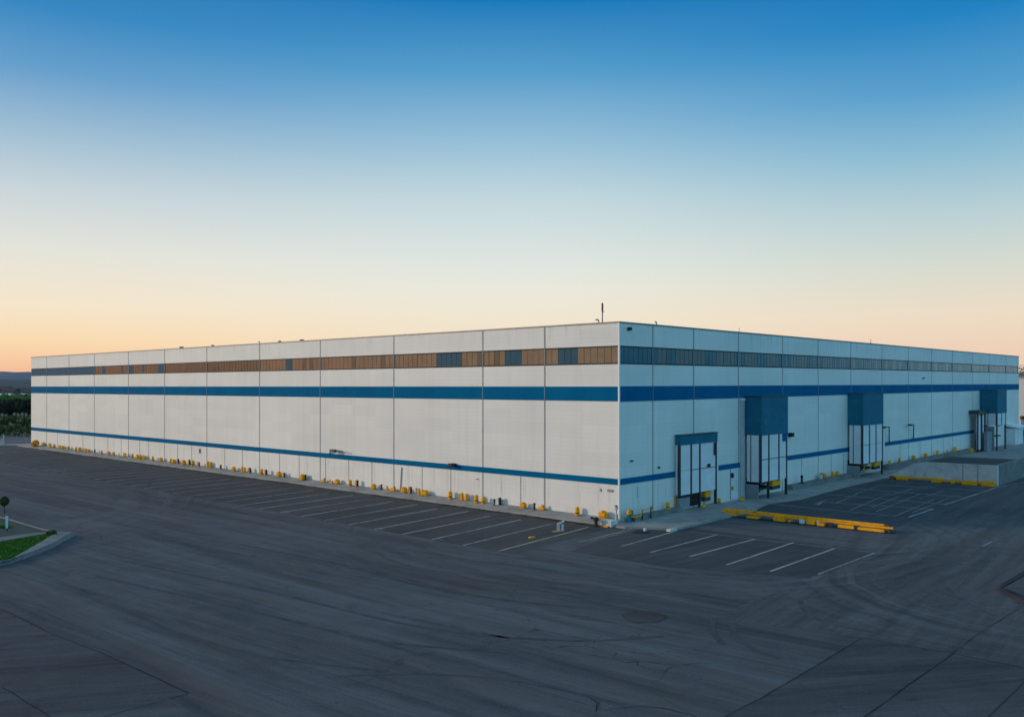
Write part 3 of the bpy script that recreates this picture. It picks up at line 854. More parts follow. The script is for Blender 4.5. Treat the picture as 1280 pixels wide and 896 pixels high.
fitting('wall_lamp', FR, 986.3, 543.2, 0.45, 0.35, 0.4, 'black')
fitting('service_box', FR, 914.4, 594, 0.22, 0.36, 0.15, 'black')
fitting('service_box', FR, 914.6, 610, 0.16, 0.28, 0.12, 'orange')
fitting('vent_cap', FR, 1153.7, 472.5, 0.35, 0.14, 0.2, 'stripe')
fitting('vent_cap', FR, 823, 584.2, 0.2, 0.12, 0.1, 'black')
fitting('door_sensor', FR, 789, 576, 0.35, 0.10, 0.06, 'stripe')
fitting('service_box', FL, 751, 612.2, 0.10, 0.20, 0.05, 'grey_metal')
fitting('service_box', FL, 763, 613, 0.45, 0.16, 0.05, 'joint')
fitting('service_box', FL, 250.2, 563.5, 0.12, 0.45, 0.1, 'rust')
fitting('service_box', FL, 597, 598.5, 0.3, 0.06, 0.05, 'joint')
# personnel door on the dock facade: fine leaf with a dark edge
s0, s1 = FR.s_at(913), FR.s_at(923.5)
bm = BM(); fbox(bm, FR, s0, s1, 0.0, 0.012, 0.16, ER['lb'](s0) - 0.05)
dr = obj('door', bm, M['panel'], WH)
bm = BM(); fbox(bm, FR, s0 - 0.05, s0 - 0.002, 0.0, 0.03, 0.16, ER['lb'](s0) - 0.05); obj('door_frame', bm, M['steel'], dr)
# downpipe and conduit
bracket(FR, [(843.5, 618, 0.06), (843.6, 634, 0.06)], 0.045, 'yellow', 'conduit')
bracket(FR, [(797, 608, 0.04), (797, 621, 0.04)], 0.02, 'white', 'conduit')
bracket(FL, [(502, 584, 0.05), (500.5, 612, 0.05)], 0.035, 'joint', 'downpipe')

# ------------------------------------------------------------------ things on the roof
def roof_at(f, x, d=-0.6):
    s = f.s_at(x, d)
    return s, f.P(s, d, 12.2)
def roofz(f, x, y, d=-0.6): return f.at(x, y, d)[1]
# lattice antenna mast
s, p = roof_at(FL, 753, -2.0)
zt = roofz(FL, 753, 378.5, -2.0)
mast = empty('antenna_mast', p, 'slim dark antenna mast rising above the roof near the building corner', 'antenna')
bm = BM(); tube(bm, [p, p + UP * (zt - 12.2) * 0.74], [0.045, 0.035], 8); obj('pole', bm, M['steel'], mast)
hgt = zt - 12.2
bm = BM(); lathe(bm, p + UP * hgt * 0.76, [(0, 0), (0.065, 0), (0.065, hgt * 0.22), (0.03, hgt * 0.24), (0, hgt * 0.24)], 10); obj('antenna_radome', bm, M['rust'], mast)
bm = BM(); tube(bm, [p + UP * hgt * 0.74, p + UP * hgt * 0.76], 0.05); tube(bm, [p + UP * hgt * 0.73, p + UP * hgt * 0.73 + Vector((0.13, 0, 0.02))], 0.03); obj('clamp', bm, M['grey_metal'], mast)
bm = BM(); box(bm, p, 0.5, 0.5, 0.12); obj('base_plate', bm, M['steel'], mast)
def hook(f, x, yt, yb, dx, label, d=-0.6):
    s, p = roof_at(f, x, d)
    zt = roofz(f, x, yt, d); w = dx / F * (p.y)
    bm = BM(); P = [p, Vector((p.x, p.y, zt - abs(w) * 0.45))]
    for k in range(1, 7):
        a = math.pi * k / 6 * 0.85
        P.append(Vector((p.x + w / 2 * (1 - math.cos(a)), p.y, zt - abs(w) * 0.45 + abs(w) * 0.45 * math.sin(a))))
    tube(bm, P, 0.045, 8)
    lathe(bm, p, [(0, 0.0), (0.16, 0.0), (0.16, 0.05), (0.06, 0.12), (0, 0.12)], 10)
    o = obj('gooseneck_vent', bm, M['grey_metal'], origin=p)
    tag(o, label, 'roof vent', 'vents and fittings along the roof edge')
hook(FL, 748.3, 399.3, 405, -4.0, 'thin gooseneck vent pipe beside the antenna mast on the roof edge')
hook(FL, 324.6, 427.2, 431, -1.5, 'tiny bent vent pipe on the roof edge above the fifth wall joint from the corner', -0.6)
hook(FR, 820.5, 402.3, 406, -2.0, 'small bent vent pipe above the dock side near the building corner', -0.6)
def rod(f, x, yt, r, label, d=-0.5, red=False):
    s, p = roof_at(f, x, d); zt = roofz(f, x, yt, d)
    bm = BM(); tube(bm, [p, Vector((p.x, p.y, zt))], [r, r * 0.5], 6); box(bm, p, 0.25, 0.25, 0.06)
    if red: tube(bm, [Vector((p.x, p.y, zt - 0.9)), Vector((p.x, p.y, zt - 0.4))], r * 1.6, 6)
    tag(obj('lightning_rod', bm, M['rust' if red else 'steel'], origin=p), label, 'lightning rod', 'thin rods on the dock side roof')
rod(FR, 924, 409.5, 0.03, 'thin bare rod on the roof above the first large dock canopy')
rod(FR, 1088.4, 423.8, 0.045, 'short rod with a rusty collar on the roof above the second large canopy', -0.5, True)
CAPS = [(61.5, 444.8, 'first small vent cap from the far end of the sunset facade roof'),
        (131.5, 440.6, 'second small vent cap from the far end of the sunset facade roof'),
        (227, 433.3, 'upright square vent cap standing alone on the white facade roof edge'),
        (266, 431, 'mushroom shaped vent cap just right of the sixth facade joint'),
        (349.7, 425.8, 'mushroom vent cap on the corner side of the tiny bent vent pipe'),
        (377.5, 424.4, 'square vent cap between the fourth and fifth wall joints on the roof edge'),
        (428.5, 422.8, 'low flat vent cap on the roof edge above the floodlight bracket'),
        (506.5, 417.6, 'small pointed vent cap on the roof edge mid facade'),
        (516.5, 418.0, 'long low vent cap beside the small pointed one on the roof'),
        (656, 410, 'tiny lone vent cap on the roof edge over the amber glass near the corner')]
lab2 = {3: 'mushroom shaped vent cap between the square cap and the bent pipe on the roof'}
for i, (x, y, lab) in enumerate(CAPS):
    d = -0.5
    s, p = roof_at(FL, x, d); zt = roofz(FL, x, y, d)
    bm = BM(); hh = zt - p.z
    k = i % 3
    if k == 2 or i == 2: box(bm, p, 0.34, 0.34, hh)
    else: lathe(bm, p, [(0, 0), (0.09, 0), (0.09, hh - 0.22), (0.2, hh - 0.2), (0.2, hh - 0.1), (0.08, hh), (0, hh)], 10)
    if i in (6, 8): box(bm, p + UP * (hh - 0.2), 1.0, 0.4, 0.2, ANG_L)
    tag(obj('vent_cap', bm, M['steel'], origin=p), lab2.get(i, lab), 'roof vent', 'vents and fittings along the roof edge')

# ------------------------------------------------------------------ bollards and guards along the white facade
def make_bollard(kind, sc=1.0):
    """a prototype standing at the origin; returns its root (Empty with parts)"""
    rt = empty('bollard', (0, 0, 0))
    if kind == 'round':
        bm = BM(); lathe(bm, (0, 0, 0), [(0, 0), (0.15, 0), (0.15, 0.40), (0.135, 0.47), (0.08, 0.53), (0, 0.55)], 14); obj('post', bm, M['yellow'], rt)
        bm = BM(); box(bm, (0, 0, -0.05), 0.44, 0.44, 0.07); obj('base_plate', bm, M['orange'], rt)
        bm = BM(); lathe(bm, (0, 0, 0), [(0.152, 0.12), (0.155, 0.12), (0.155, 0.18), (0.152, 0.18)], 14); obj('band', bm, M['black'], rt)
    elif kind == 'hood':
        bm = BM(); box(bm, (0, 0, 0), 0.50, 0.34, 0.40); 
        bmesh.ops.bevel(bm, geom=[e for e in bm.edges], offset=0.05, segments=2, affect='EDGES'); obj('body', bm, M['yellow'], rt)
        bm = BM(); lathe(bm, (0, 0, 0.36), [(0, 0.12), (0.0, 0.12), (0.12, 0.10), (0.21, 0.0), (0.21, -0.05)], 14); obj('dome_cap', bm, M['yellow'], rt)
        bm = BM(); box(bm, (0, -0.176, 0.06), 0.30, 0.012, 0.12); obj('face_plate', bm, M['orange'], rt)
    elif kind == 'pair':
        bm = BM(); lathe(bm, (-0.24, 0, 0), [(0, 0), (0.12, 0), (0.12, 0.48), (0.08, 0.54), (0, 0.55)], 12); obj('post', bm, M['yellow'], rt)
        bm = BM(); lathe(bm, (0.20, 0, 0), [(0, 0), (0.13, 0), (0.13, 0.44), (0.08, 0.50), (0, 0.51)], 12); obj('post', bm, M['yellow'], rt)
        bm = BM(); box(bm, (-0.02, 0.0, 0.20), 0.30, 0.07, 0.08); obj('crossbar', bm, M['orange'], rt)
    elif kind == 'dark':
        bm = BM(); lathe(bm, (0, 0, 0), [(0, 0), (0.08, 0), (0.08, 0.44), (0.11, 0.45), (0.11, 0.56), (0, 0.60)], 12); obj('post', bm, M['black'], rt)
        bm = BM(); box(bm, (0, 0, -0.05), 0.34, 0.3, 0.07); obj('base_plate', bm, M['rust'], rt)
    elif kind == 'rusty':
        bm = BM(); box(bm, (0, 0, 0), 0.20, 0.20, 0.55, 0, 0, 0.9); obj('post', bm, M['orange'], rt)
        bm = BM(); box(bm, (0.085, 0, 0.06), 0.07, 0.18, 0.46); obj('side_plate', bm, M['black'], rt)
    elif kind == 'low':
        bm = BM(); box(bm, (0, 0, 0.03), 0.55, 0.22, 0.20)
        bmesh.ops.bevel(bm, geom=[e for e in bm.edges], offset=0.04, segments=2, affect='EDGES'); obj('body', bm, M['yellow'], rt)
        bm = BM(); lathe(bm, (0.16, 0, 0.22), [(0.09, 0), (0.09, 0.12), (0.05, 0.17), (0, 0.18)], 10); obj('knob', bm, M['orange'], rt)
    elif kind == 'pale':
        bm = BM(); box(bm, (0, 0, 0), 0.40, 0.26, 0.46, 0, 0, 0.92); obj('body', bm, M['white'], rt)
        bm = BM(); box(bm, (0.24, 0, 0), 0.09, 0.2, 0.55); obj('post', bm, M['black'], rt)
    return rt

PROTO = {}
def place_bollard(kind, f, x, d, label, group, z=None, size=1.0):
    s = f.s_at(x, d)
    zz = (AZ + (0.15 - AZ) * d / 1.26) if z is None else z
    p = f.P(s, d, zz)
    if kind not in PROTO:
        PROTO[kind] = make_bollard(kind); root = PROTO[kind]
    else:
        src = PROTO[kind]
        root = src.copy(); COL.objects.link(root)
        for ch in src.children:
            c = ch.copy(); COL.objects.link(c); c.parent = root
    root.location = p
    root.rotation_euler = (0, 0, math.atan2(f.u.y, f.u.x) + (math.pi if f is FL else 0) + random.uniform(-0.06, 0.06))
    k = size * random.uniform(0.92, 1.08)
    root.scale = (k, k, k)
    for key in ('label', 'category', 'group'):
        if key in root: del root[key]
    tag(root, label, 'bollard', group)
    return root

NEAR = [('hood', 754, 1.2, 'largest hooded yellow guard beside the building corner on the pavement'),
        ('round', 721.5, 1.0, 'upright yellow bollard standing alone just before the white parking barrier'),
        ('low', 677, 1.0, 'low yellow block touching the last wall joint before the corner'),
        ('dark', 668, 0.85, 'thin black post standing next to the low block at the last joint'),
        ('hood', 654, 0.9, 'hooded yellow guard under the short lower joint near the corner'),
        ('pale', 622, 0.9, 'pale cream guard box with a black post on the pavement'),
        ('dark', 618, 0.77, 'thin black post between the pale box and a yellow bollard'),
        ('round', 604, 0.95, 'yellow bollard at the second full height joint from the corner'),
        ('round', 595.5, 1.0, 'yellow bollard one step from the second full height joint'),
        ('pair', 580.5, 1.05, 'twin yellow bollards below the black wall lamp'),
        ('rusty', 575.4, 0.8, 'narrow orange post crowding the twin yellow bollards'),
        ('round', 562.8, 1.0, 'yellow bollard right below a short lower wall joint'),
        ('hood', 532, 0.9, 'hooded yellow guard of a touching couple in mid facade'),
        ('pair', 526.3, 0.95, 'twin yellow bollards touching a hooded guard in mid facade'),
        ('rusty', 512.6, 0.94, 'tall weathered orange post right of the downpipe foot'),
        ('hood', 505, 1.0, 'hooded yellow guard at the foot of the downpipe'),
        ('low', 491, 1.05, 'low yellow block at the third full height joint from the corner'),
        ('low', 483.4, 0.7, 'very small low yellow block left of the downpipe'),
        ('dark', 476.8, 0.81, 'dark post between two low yellow guards in mid facade'),
        ('hood', 467, 0.95, 'hooded yellow guard at a lower joint left of the dark post'),
        ('rusty', 446, 0.98, 'slim rust coloured post standing clear of its neighbours on the pavement'),
        ('round', 437.8, 1.0, 'yellow bollard left of the slim rust coloured post'),
        ('hood', 421.5, 0.9, 'hooded yellow guard under the floodlight bracket'),
        ('low', 414.5, 0.75, 'small low yellow block under the lamp bracket arm'),
        ('low', 404, 0.95, 'low yellow block at the fourth full height joint from the corner'),
        ('dark', 382, 0.81, 'dark post hugging a broad yellow guard before the fourth joint'),
        ('hood', 378, 1.15, 'broad yellow guard hugged by a dark post before the fourth joint'),
        ('rusty', 354.7, 0.85, 'short dark orange post halfway along the fifth bay'),
        ('hood', 348.7, 1.05, 'broad yellow guard halfway along the fifth bay'),
        ('rusty', 332.2, 1.0, 'dark orange post just past the fifth full height joint'),
        ('round', 327, 1.0, 'yellow bollard at the fifth full height joint from the corner'),
        ('rusty', 312, 1.0, 'orange post standing alone left of the fifth joint'),
        ('pair', 304.5, 1.05, 'twin yellow bollards at a lower joint in the sixth bay'),
        ('hood', 292, 0.95, 'hooded yellow guard midway along the sixth bay'),
        ('rusty', 275.6, 0.9, 'small orange post in the far half of the sixth bay'),
        ('pair', 261.5, 1.1, 'twin yellow bollards at the sixth full height joint')]
G1 = 'yellow guards and bollards along the white facade'
for kind, x, sz, lab in NEAR:
    place_bollard(kind, FL, x, random.uniform(0.28, 0.42), lab, G1, None, sz)
G2 = 'tiny bollards at the far end of the white facade'
for i, x in enumerate([54, 62.5, 67.5, 75, 78.2, 85.4, 95, 99.5, 107.5, 110.5, 118.3, 127.2, 136, 142.5, 156, 165.5, 172, 175.5, 180, 191, 201, 213.5, 217, 222.4, 229.6, 236.5, 241, 248.6]):
    kind = ('round', 'hood', 'pair', 'rusty', 'low')[(i * 7 + i // 3) % 5] if i % 4 else 'hood'
    if kind == 'low': kind = 'round'
    place_bollard(kind, FL, x, random.uniform(0.3, 0.45), 'tiny yellow guard in the crowded row at the far end of the white facade', G2, None, random.uniform(0.8, 1.0))
# the row along the dock facade
G3 = 'yellow bollards along the dock facade'
for kind, x, d, z, sz, lab in [('round', 835, 0.35, 0.85, 1.0, 'round yellow valve guard on the dock wall before the low dock'),
                        ('low', 879, 0.9, 0.15, 1.1, 'low yellow cap on the ground in front of the low dock'),
                        ('round', 899, 0.3, 0.45, 0.9, 'yellow bollard between the low dock and the wall door'),
                        ('low', 927, 0.75, 0.15, 1.0, 'low yellow block at the foot of the grey service duct'),
                        ('dark', 1002.3, 0.5, 0.02, 1.6, 'dark capped post at the wall base past the tall dock'),
                        ('pale', 1025.5, 0.4, 0.35, 1.3, 'white box with a dark post under the wall joint'),
                        ('hood', 1030, 0.4, 0.35, 1.25, 'yellow hood guard beside the white box under the wall joint'),
                        ('round', 1041, 0.4, 0.3, 1.2, 'slim yellow bollard left of a round headed one'),
                        ('hood', 1046.5, 0.4, 0.4, 1.25, 'round headed yellow guard before the second large dock'),
                        ('pair', 1112, 0.4, 0.2, 1.0, 'twin yellow posts just past the second large dock'),
                        ('round', 1124.4, 0.4, 0.7, 1.2, 'yellow bollard at the first joint past the second large dock'),
                        ('hood', 1142, 0.4, 0.7, 1.4, 'hooded yellow guard below the tall wall lamp'),
                        ('hood', 1157, 0.4, 0.7, 1.4, 'hooded yellow guard midway along the sloping ramp'),
                        ('pair', 1172, 0.4, 0.6, 1.3, 'twin yellow posts behind the top of the concrete ramp'),
                        ('low', 1184, 0.4, 0.5, 1.3, 'low yellow block behind the concrete ramp'),
                        ('pair', 1194, 0.4, 0.4, 1.5, 'twin yellow posts by a wall joint behind the ramp'),
                        ('hood', 1213, 0.6, 0.2, 1.9, 'tall yellow guard at the end of the low blue stripe')]:
    place_bollard(kind, FR, x, d, lab, G3, z, sz * (0.72 if x > 1000 else 0.9))
# bollards above grade on the dock side stand on a continuous concrete plinth
bm = BM()
for a, b, z0, z1 in ((788, 848, 0.15, 0.42), (987, 1064, 0.03, 0.42), (1107, 1216, 0.03, 0.55)):
    sa, sb = FR.s_at(a, 0.3), FR.s_at(b, 0.3)
    fbox(bm, FR, sa, sb, 0.017, 0.62, z0 - 0.02, z1)
tag(obj('pavement', bm, M['concrete_old']), kind='structure')
for o in bpy.data.objects:
    if o.get('group') == G3 and o.parent is None:
        s = (o.location - C0).dot(uR)
        d = (o.location - C0).dot(FR.n)
        zz = 0.15 if s < 12.4 else 0.02
        if d < 0.6:
            if FR.s_at(788, .3) < s < FR.s_at(848, .3): zz = 0.42
            elif FR.s_at(987, .3) < s < FR.s_at(1064, .3): zz = 0.42
            elif FR.s_at(1107, .3) < s < FR.s_at(1216, .3): zz = 0.55
        o.location.z = zz + 0.04

# corner clutter: hydrant, valve stand, hose reel, guard pipe
p = FR.P(FR.s_at(786.5, 0.5), 0.5, 0.15)
hy = empty('fire_hydrant', p, 'teal hydrant with a yellow bonnet on the pavement at the building corner', 'hydrant')
bm = BM(); lathe(bm, p, [(0, 0), (0.2, 0), (0.2, 0.06), (0.13, 0.08), (0.13, 0.50), (0, 0.50)], 14); obj('barrel', bm, M['teal'], hy)
bm = BM(); lathe(bm, p + UP * 0.502, [(0.17, 0), (0.17, 0.12), (0.13, 0.24), (0.05, 0.30), (0.05, 0.36), (0, 0.36)], 14); obj('bonnet', bm, M['yellow'], hy)
bm = BM(); tube(bm, [p + UP * 0.36 - Vector((0.24, 0, 0)), p + UP * 0.36 + Vector((0.24, 0, 0))], 0.06, 10); obj('outlet', bm, M['yellow'], hy)
p = FR.P(FR.s_at(789.7, 0.45), 0.45, 0.15)
bm = BM(); lathe(bm, p, [(0, 0), (0.09, 0), (0.09, 0.62), (0.06, 0.72), (0, 0.74)], 10)
tag(obj('standpipe', bm, M['rust'], origin=p), 'brown rusty standpipe touching the hydrant at the corner', 'pipe')
p = FL.P(FL.s_at(770.3, 0.45), 0.45, 0.25)
vs = empty('valve_stand', p, 'white and yellow valve stand at the foot of the white corner trim', 'valve stand')
bm = BM(); tube(bm, [p, p + UP * 0.75], [0.07, 0.05], 8); obj('pipe', bm, M['white'], vs)
bm = BM(); lathe(bm, p + UP * 0.75, [(0, 0), (0.13, 0.02), (0.13, 0.16), (0.0, 0.2)], 10); obj('valve_head', bm, M['white'], vs)
bm = BM(); lathe(bm, p + UP * 0.93, [(0, 0.02), (0.1, 0.02), (0.1, 0.07), (0, 0.09)], 10); obj('handwheel', bm, M['black'], vs)
bm = BM(); tube(bm, [p + UP * 0.02 + Vector((0.09, 0, 0)), p + UP * 0.45 + Vector((0.09, 0, 0))], 0.035, 6); obj('conduit', bm, M['yellow'], vs)
p = FL.P(FL.s_at(762, 0.8), 0.8, 0.0)
pl = empty('concrete_plinth', p, 'whitewashed concrete plinth under the valve stand at the corner', 'plinth')
bm = BM(); fbox(bm, FL, FL.s_at(771.5, 0.85), FL.s_at(757, 0.85), 0.75, 1.45, 0.0, 0.42)
bmesh.ops.bevel(bm, geom=bm.edges[:], offset=0.04, segments=1, affect='EDGES'); obj('block', bm, M['white'], pl)
bm = BM(); fbox(bm, FL, FL.s_at(757, 1.2) , FL.s_at(749, 1.2), 1.0, 1.42, 0.0, 0.30); obj('ledge', bm, M['grey_metal'], pl)
bm = BM(); fbox(bm, FL, FL.s_at(760, 1.5), FL.s_at(751, 1.5), 1.46, 1.56, 0.0, 0.09); obj('kerb_edge', bm, M['yellow'], pl)
p = gp(745, 658)
hs = empty('hose_stand', p, 'black hose stand with a tilted nozzle at the pavement edge', 'hose stand')
bm = BM(); tube(bm, [p, p + UP * 0.42], [0.13, 0.09], 8); obj('base', bm, M['black'], hs)
bm = BM(); lathe(bm, p + UP * 0.34, [(0, 0), (0.17, 0.02), (0.2, 0.12), (0.17, 0.22), (0, 0.25)], 10); obj('reel', bm, M['black'], hs)
bm = BM(); tube(bm, [p + UP * 0.45, p + UP * 0.52 - Vector((0.18, 0, 0)), p + UP * 0.55 - Vector((0.26, 0, 0))], 0.05, 8); lathe(bm, p + UP * 0.47 - Vector((0.28, 0, 0)), [(0, 0), (0.08, 0.02), (0.08, 0.14), (0, 0.16)], 8); obj('nozzle', bm, M['black'], hs)
# guard pipe rail along the dock wall
P = [FR.at(x, y, 0.7) for x, y in ((791, 645.5), (800, 644.3), (801.5, 643.5))]
p0 = FR.P(FR.s_at(792, 0.7), 0.7, 0.15)
gr = empty('pipe_guard', p0, 'low yellow pipe guard rail along the dock wall beside the hydrant', 'guard rail')
bm = BM(); sa, sb, sc_, sd = (FR.s_at(x, 0.7) for x in (791.5, 801.5, 803, 814.5))
tube(bm, [FR.P(sa, .7, 0.45), FR.P(sb, .7, 0.45), FR.P(sc_, .7, 0.80), FR.P(sd, .7, 0.80)], 0.045, 8); obj('rail', bm, M['yellow'], gr)
for s, z in ((sa + 0.1, 0.45), (sc_, 0.8), (sd - 0.1, 0.8)):
    bm = BM(); tube(bm, [FR.P(s, .7, 0.15), FR.P(s, .7, z)], 0.045, 8); obj('post', bm, M['steel'], gr)
bm = BM(); lathe(bm, FR.P(sd, .7, 0.70), [(0, 0), (0.1, 0.02), (0.12, 0.12), (0.08, 0.22), (0, 0.24)], 10); obj('end_cap', bm, M['orange'], gr)
# drain hump by the kerb end
p = gp(801, 665)
dh = empty('drain_cover', p, 'dark domed drain cover with a pale cap on the asphalt by the corner', 'drain')
bm = BM(); lathe(bm, p, [(0, 0.10), (0.35, 0.09), (0.55, 0.03), (0.62, 0.0)][::-1], 16); obj('dome', bm, M['black'], dh)
bm = BM(); lathe(bm, p + Vector((0.25, -0.05, 0.05)), [(0, 0.22), (0.09, 0.2), (0.1, 0.05), (0.1, 0)][::-1], 10); obj('cap', bm, M['white'], dh)
p = gp(840, 663)
bm = BM(); box(bm, p, 0.9, 0.32, 0.14, ANG_R, 0, 0.85)
tag(obj('loose_stone', bm, M['white'], origin=p), 'whitish stone lying at the kerb corner of the dock pavement', 'stone')
# broken white parking barrier
p = gp(698, 664)
pb = empty('parking_barrier', p, 'bent white parking barrier on a yellow foot near the corner', 'barrier')
bm = BM(); box(bm, p + Vector((0.0, 0, 0.02)), 0.20, 0.16, 0.42, 0, 0, 0.85); obj('post', bm, M['white'], pb)
bm = BM(); box(bm, p + Vector((0.26, 0.1, 0.02)), 0.12, 0.14, 0.38); obj('post', bm, M['sign_blue'], pb)
bm = BM(); d = (gp(712, 655.5) - p); 
tube(bm, [p + UP * 0.47 - d.normalized() * 0.15, p + UP * 0.45 + d.normalized() * 1.25], 0.085, 4); obj('arm', bm, M['white'], pb)
bm = BM(); box(bm, p, 0.7, 0.42, 0.03, 0.5); obj('foot', bm, M['orange'], pb)
p = gp(665, 672.3)
bm = BM(); box(bm, p, 0.42, 0.20, 0.09, 0.4, 0, 0.8)
bmesh.ops.bevel(bm, geom=bm.edges[:], offset=0.02, segments=1, affect='EDGES')
tag(obj('wheel_chock', bm, M['yellow'], origin=p), 'small yellow chock lying beside the cream bay line', 'wheel chock')

# ------------------------------------------------------------------ long yellow ground barriers
def barrier(name, a, b, hgt, label, blocks, group):
    L = (b - a).length; d = (b - a).normalized(); nn = Vector((-d.y, d.x, 0)); rz = math.atan2(d.y, d.x)
    rt = empty(name, a, label, 'barrier', group)
    def seg(bm, t0, t1, n0, n1, z0, z1, mat=0):
        q = lambda t, n, z: a + d * t + nn * n + UP * z
        hexa(bm, [q(t0, n0, z0), q(t1, n0, z0), q(t1, n1, z0), q(t0, n1, z0), q(t0, n0, z1), q(t1, n0, z1), q(t1, n1, z1), q(t0, n1, z1)], mat)
    bm = BM(); seg(bm, 0, L, -0.02, 0.14, hgt * 0.55, hgt * 0.78); obj('rail', bm, M['yellow'], rt)
    bm = BM(); seg(bm, 0.1, L - 0.2, 0.16, 0.34, hgt * 0.8, hgt); obj('rail', bm, M['yellow'], rt)
    for t0, t1, n0, z1, mat in blocks:
        bm = BM(); seg(bm, t0 * L, t1 * L, n0, 0.40, 0.0, z1 * hgt)
        bmesh.ops.bevel(bm, geom=bm.edges[:], offset=0.03, segments=1, affect='EDGES')
        obj('foot_block', bm, M[mat], rt)
    return rt, seg, L
a, b = gp(902, 643.5), gp(1116, 666.5)
B1, seg, L = barrier('guard_barrier', a, b, 0.46, 'long yellow steel barrier on feet lying across the dark asphalt', [
    (0.015, 0.095, -0.12, 0.45, 'yellow'), (0.17, 0.24, -0.25, 0.30, 'yellow'), (0.20, 0.225, 0.0, 1.02, 'orange'), (0.335, 0.405, -0.16, 0.82, 'yellow'),
    (0.42, 0.435, -0.1, 0.35, 'yellow'), (0.53, 0.58, -0.10, 0.80, 'yellow'), (0.60, 0.64, -0.3, 0.42, 'yellow'), (0.71, 0.80, -0.14, 0.46, 'yellow'),
    (0.82, 0.96, -0.18, 0.40, 'yellow'), (0.95, 0.985, 0.0, 1.0, 'rust')], 'yellow ground barriers')
for t0, t1, mat in ((0.49, 0.52, 'sign_blue'), (0.59, 0.605, 'white'), (0.645, 0.68, 'steel'), (0.80, 0.82, 'steel')):
    bm = BM(); seg(bm, t0 * L, t1 * L, -0.08, 0.12, 0.02, 0.28); obj('anchor', bm, M[mat], B1)

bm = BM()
drift(gp(1118, 667), gp(898, 644.5), -0.9, -0.45, 0.024, 0); drift(gp(1118, 667), gp(898, 644.5), 0.1, 0.35, 0.024, 0)  # dark strips on the ground imitating the barrier's contact shadow
tag(obj('dirt_and_shade_strip', bm, [M['barrier_shade']]), kind='stuff')
# concrete loading ramp / retaining block on the dock side
FRT = gp(1247, 607.5)                                   # its near bottom corner
tA = (FRT - C0).dot(uR); dA = (FRT - C0).dot(FR.n)
zR = 9 - (582 - HZ) / F * FRT.y
DEP = 9.0
prof = [(2.6, 0.06), (3.6, 0.42), (4.6, 0.95), (5.6, zR - 0.25), (6.6, zR - 0.05), (dA, zR)]
ramp = empty('loading_ramp', FR.P(tA, dA, 0), 'pale concrete loading ramp wall standing out from the dock side', 'ramp')
def ramp_strip(bm, t0, t1, zo=0.0, mat=0, base=-0.02):
    for (d0, z0), (d1, z1) in zip(prof, prof[1:]):
        hexa(bm, [FR.P(t0, d0, base), FR.P(t1, d0, base), FR.P(t1, d1, base), FR.P(t0, d1, base),
                  FR.P(t0, d0, z0 + zo), FR.P(t1, d0, z0 + zo), FR.P(t1, d1, z1 + zo), FR.P(t0, d1, z1 + zo)], mat)
bm = BM(); ramp_strip(bm, tA, tA + 0.35)
for x in (1205, 1228):
    dd = (gp(x, 604) - C0).dot(FR.n)
    fbox(bm, FR, tA - 0.012, tA + 0.002, dd - 0.04, dd + 0.04, 0.05, zR - 0.02, 1)
obj('face_wall', bm, [M['pale_concrete'], M['joint']], ramp)
bm = BM(); fbox(bm, FR, tA + 0.352, tA + DEP + 3, dA - 0.35, dA, -0.02, zR); obj('side_wall', bm, M['concrete_old'], ramp)
bm = BM()
for (d0, z0), (d1, z1) in zip(prof, prof[1:]):
    d1b = min(d1, dA - 0.352)
    hexa(bm, [FR.P(tA + .352, d0, -0.02), FR.P(tA + DEP, d0, -0.02), FR.P(tA + DEP, d1b, -0.02), FR.P(tA + .352, d1b, -0.02),
              FR.P(tA + .352, d0, z0 - .03), FR.P(tA + DEP, d0, z0 - .03), FR.P(tA + DEP, d1b, z1 - .03), FR.P(tA + .352, d1b, z1 - .03)])
obj('deck', bm, M['patch'], ramp)
bm = BM(); fbox(bm, FR, tA - 0.03, tA + 0.05, dA - 0.05, dA + 0.03, 0, zR + 0.02); obj('corner_guard', bm, M['sign_blue'], ramp)
a, b = gp(1110, 598.3), gp(1245, 608.5)
B2, seg, L = barrier('guard_barrier', a, b, 0.34, 'low yellow kerb barrier along the foot of the concrete ramp wall', [
    (0.02, 0.06, -0.1, 0.9, 'rust'), (0.08, 0.20, -0.1, 0.8, 'yellow'), (0.42, 0.52, -0.15, 1.15, 'yellow'), (0.60, 0.64, -0.1, 0.6, 'yellow'),
    (0.70, 0.84, -0.1, 0.75, 'yellow'), (0.76, 0.83, -0.14, 1.1, 'yellow'), (0.88, 0.99, -0.25, 1.25, 'yellow')], 'yellow ground barriers')

# ------------------------------------------------------------------ planted islands
def kerb_loop(outer, inner, h, mat, name='island_kerb'):
    bm = BM(); n = len(outer)
    for i in range(n):
        j = (i + 1) % n
        hexa(bm, [(*outer[i][:2], -0.01), (*outer[j][:2], -0.01), (*inner[j][:2], -0.01), (*inner[i][:2], -0.01),
                  (*(Vector(outer[i]).lerp(Vector(inner[i]), 0.12))[:2], h), (*(Vector(outer[j]).lerp(Vector(inner[j]), 0.12))[:2], h), (*inner[j][:2], h + 0.02), (*inner[i][:2], h + 0.02)])
    bmesh.ops.remove_doubles(bm, verts=bm.verts, dist=0.002)
    bmesh.ops.recalc_face_normals(bm, faces=bm.faces[:])
    return tag(obj(name, bm, mat), kind='structure')
outer = [gp(-140, 722), gp(0, 707.5), gp(14, 704), gp(44, 693.5), gp(67, 684), gp(93, 669.5), gp(90, 667, .2), gp(76, 664.4, .24), gp(50, 659.0, .24), gp(8, 646.3, .24), gp(-60, 634, .24), gp(-160, 622, .24)]
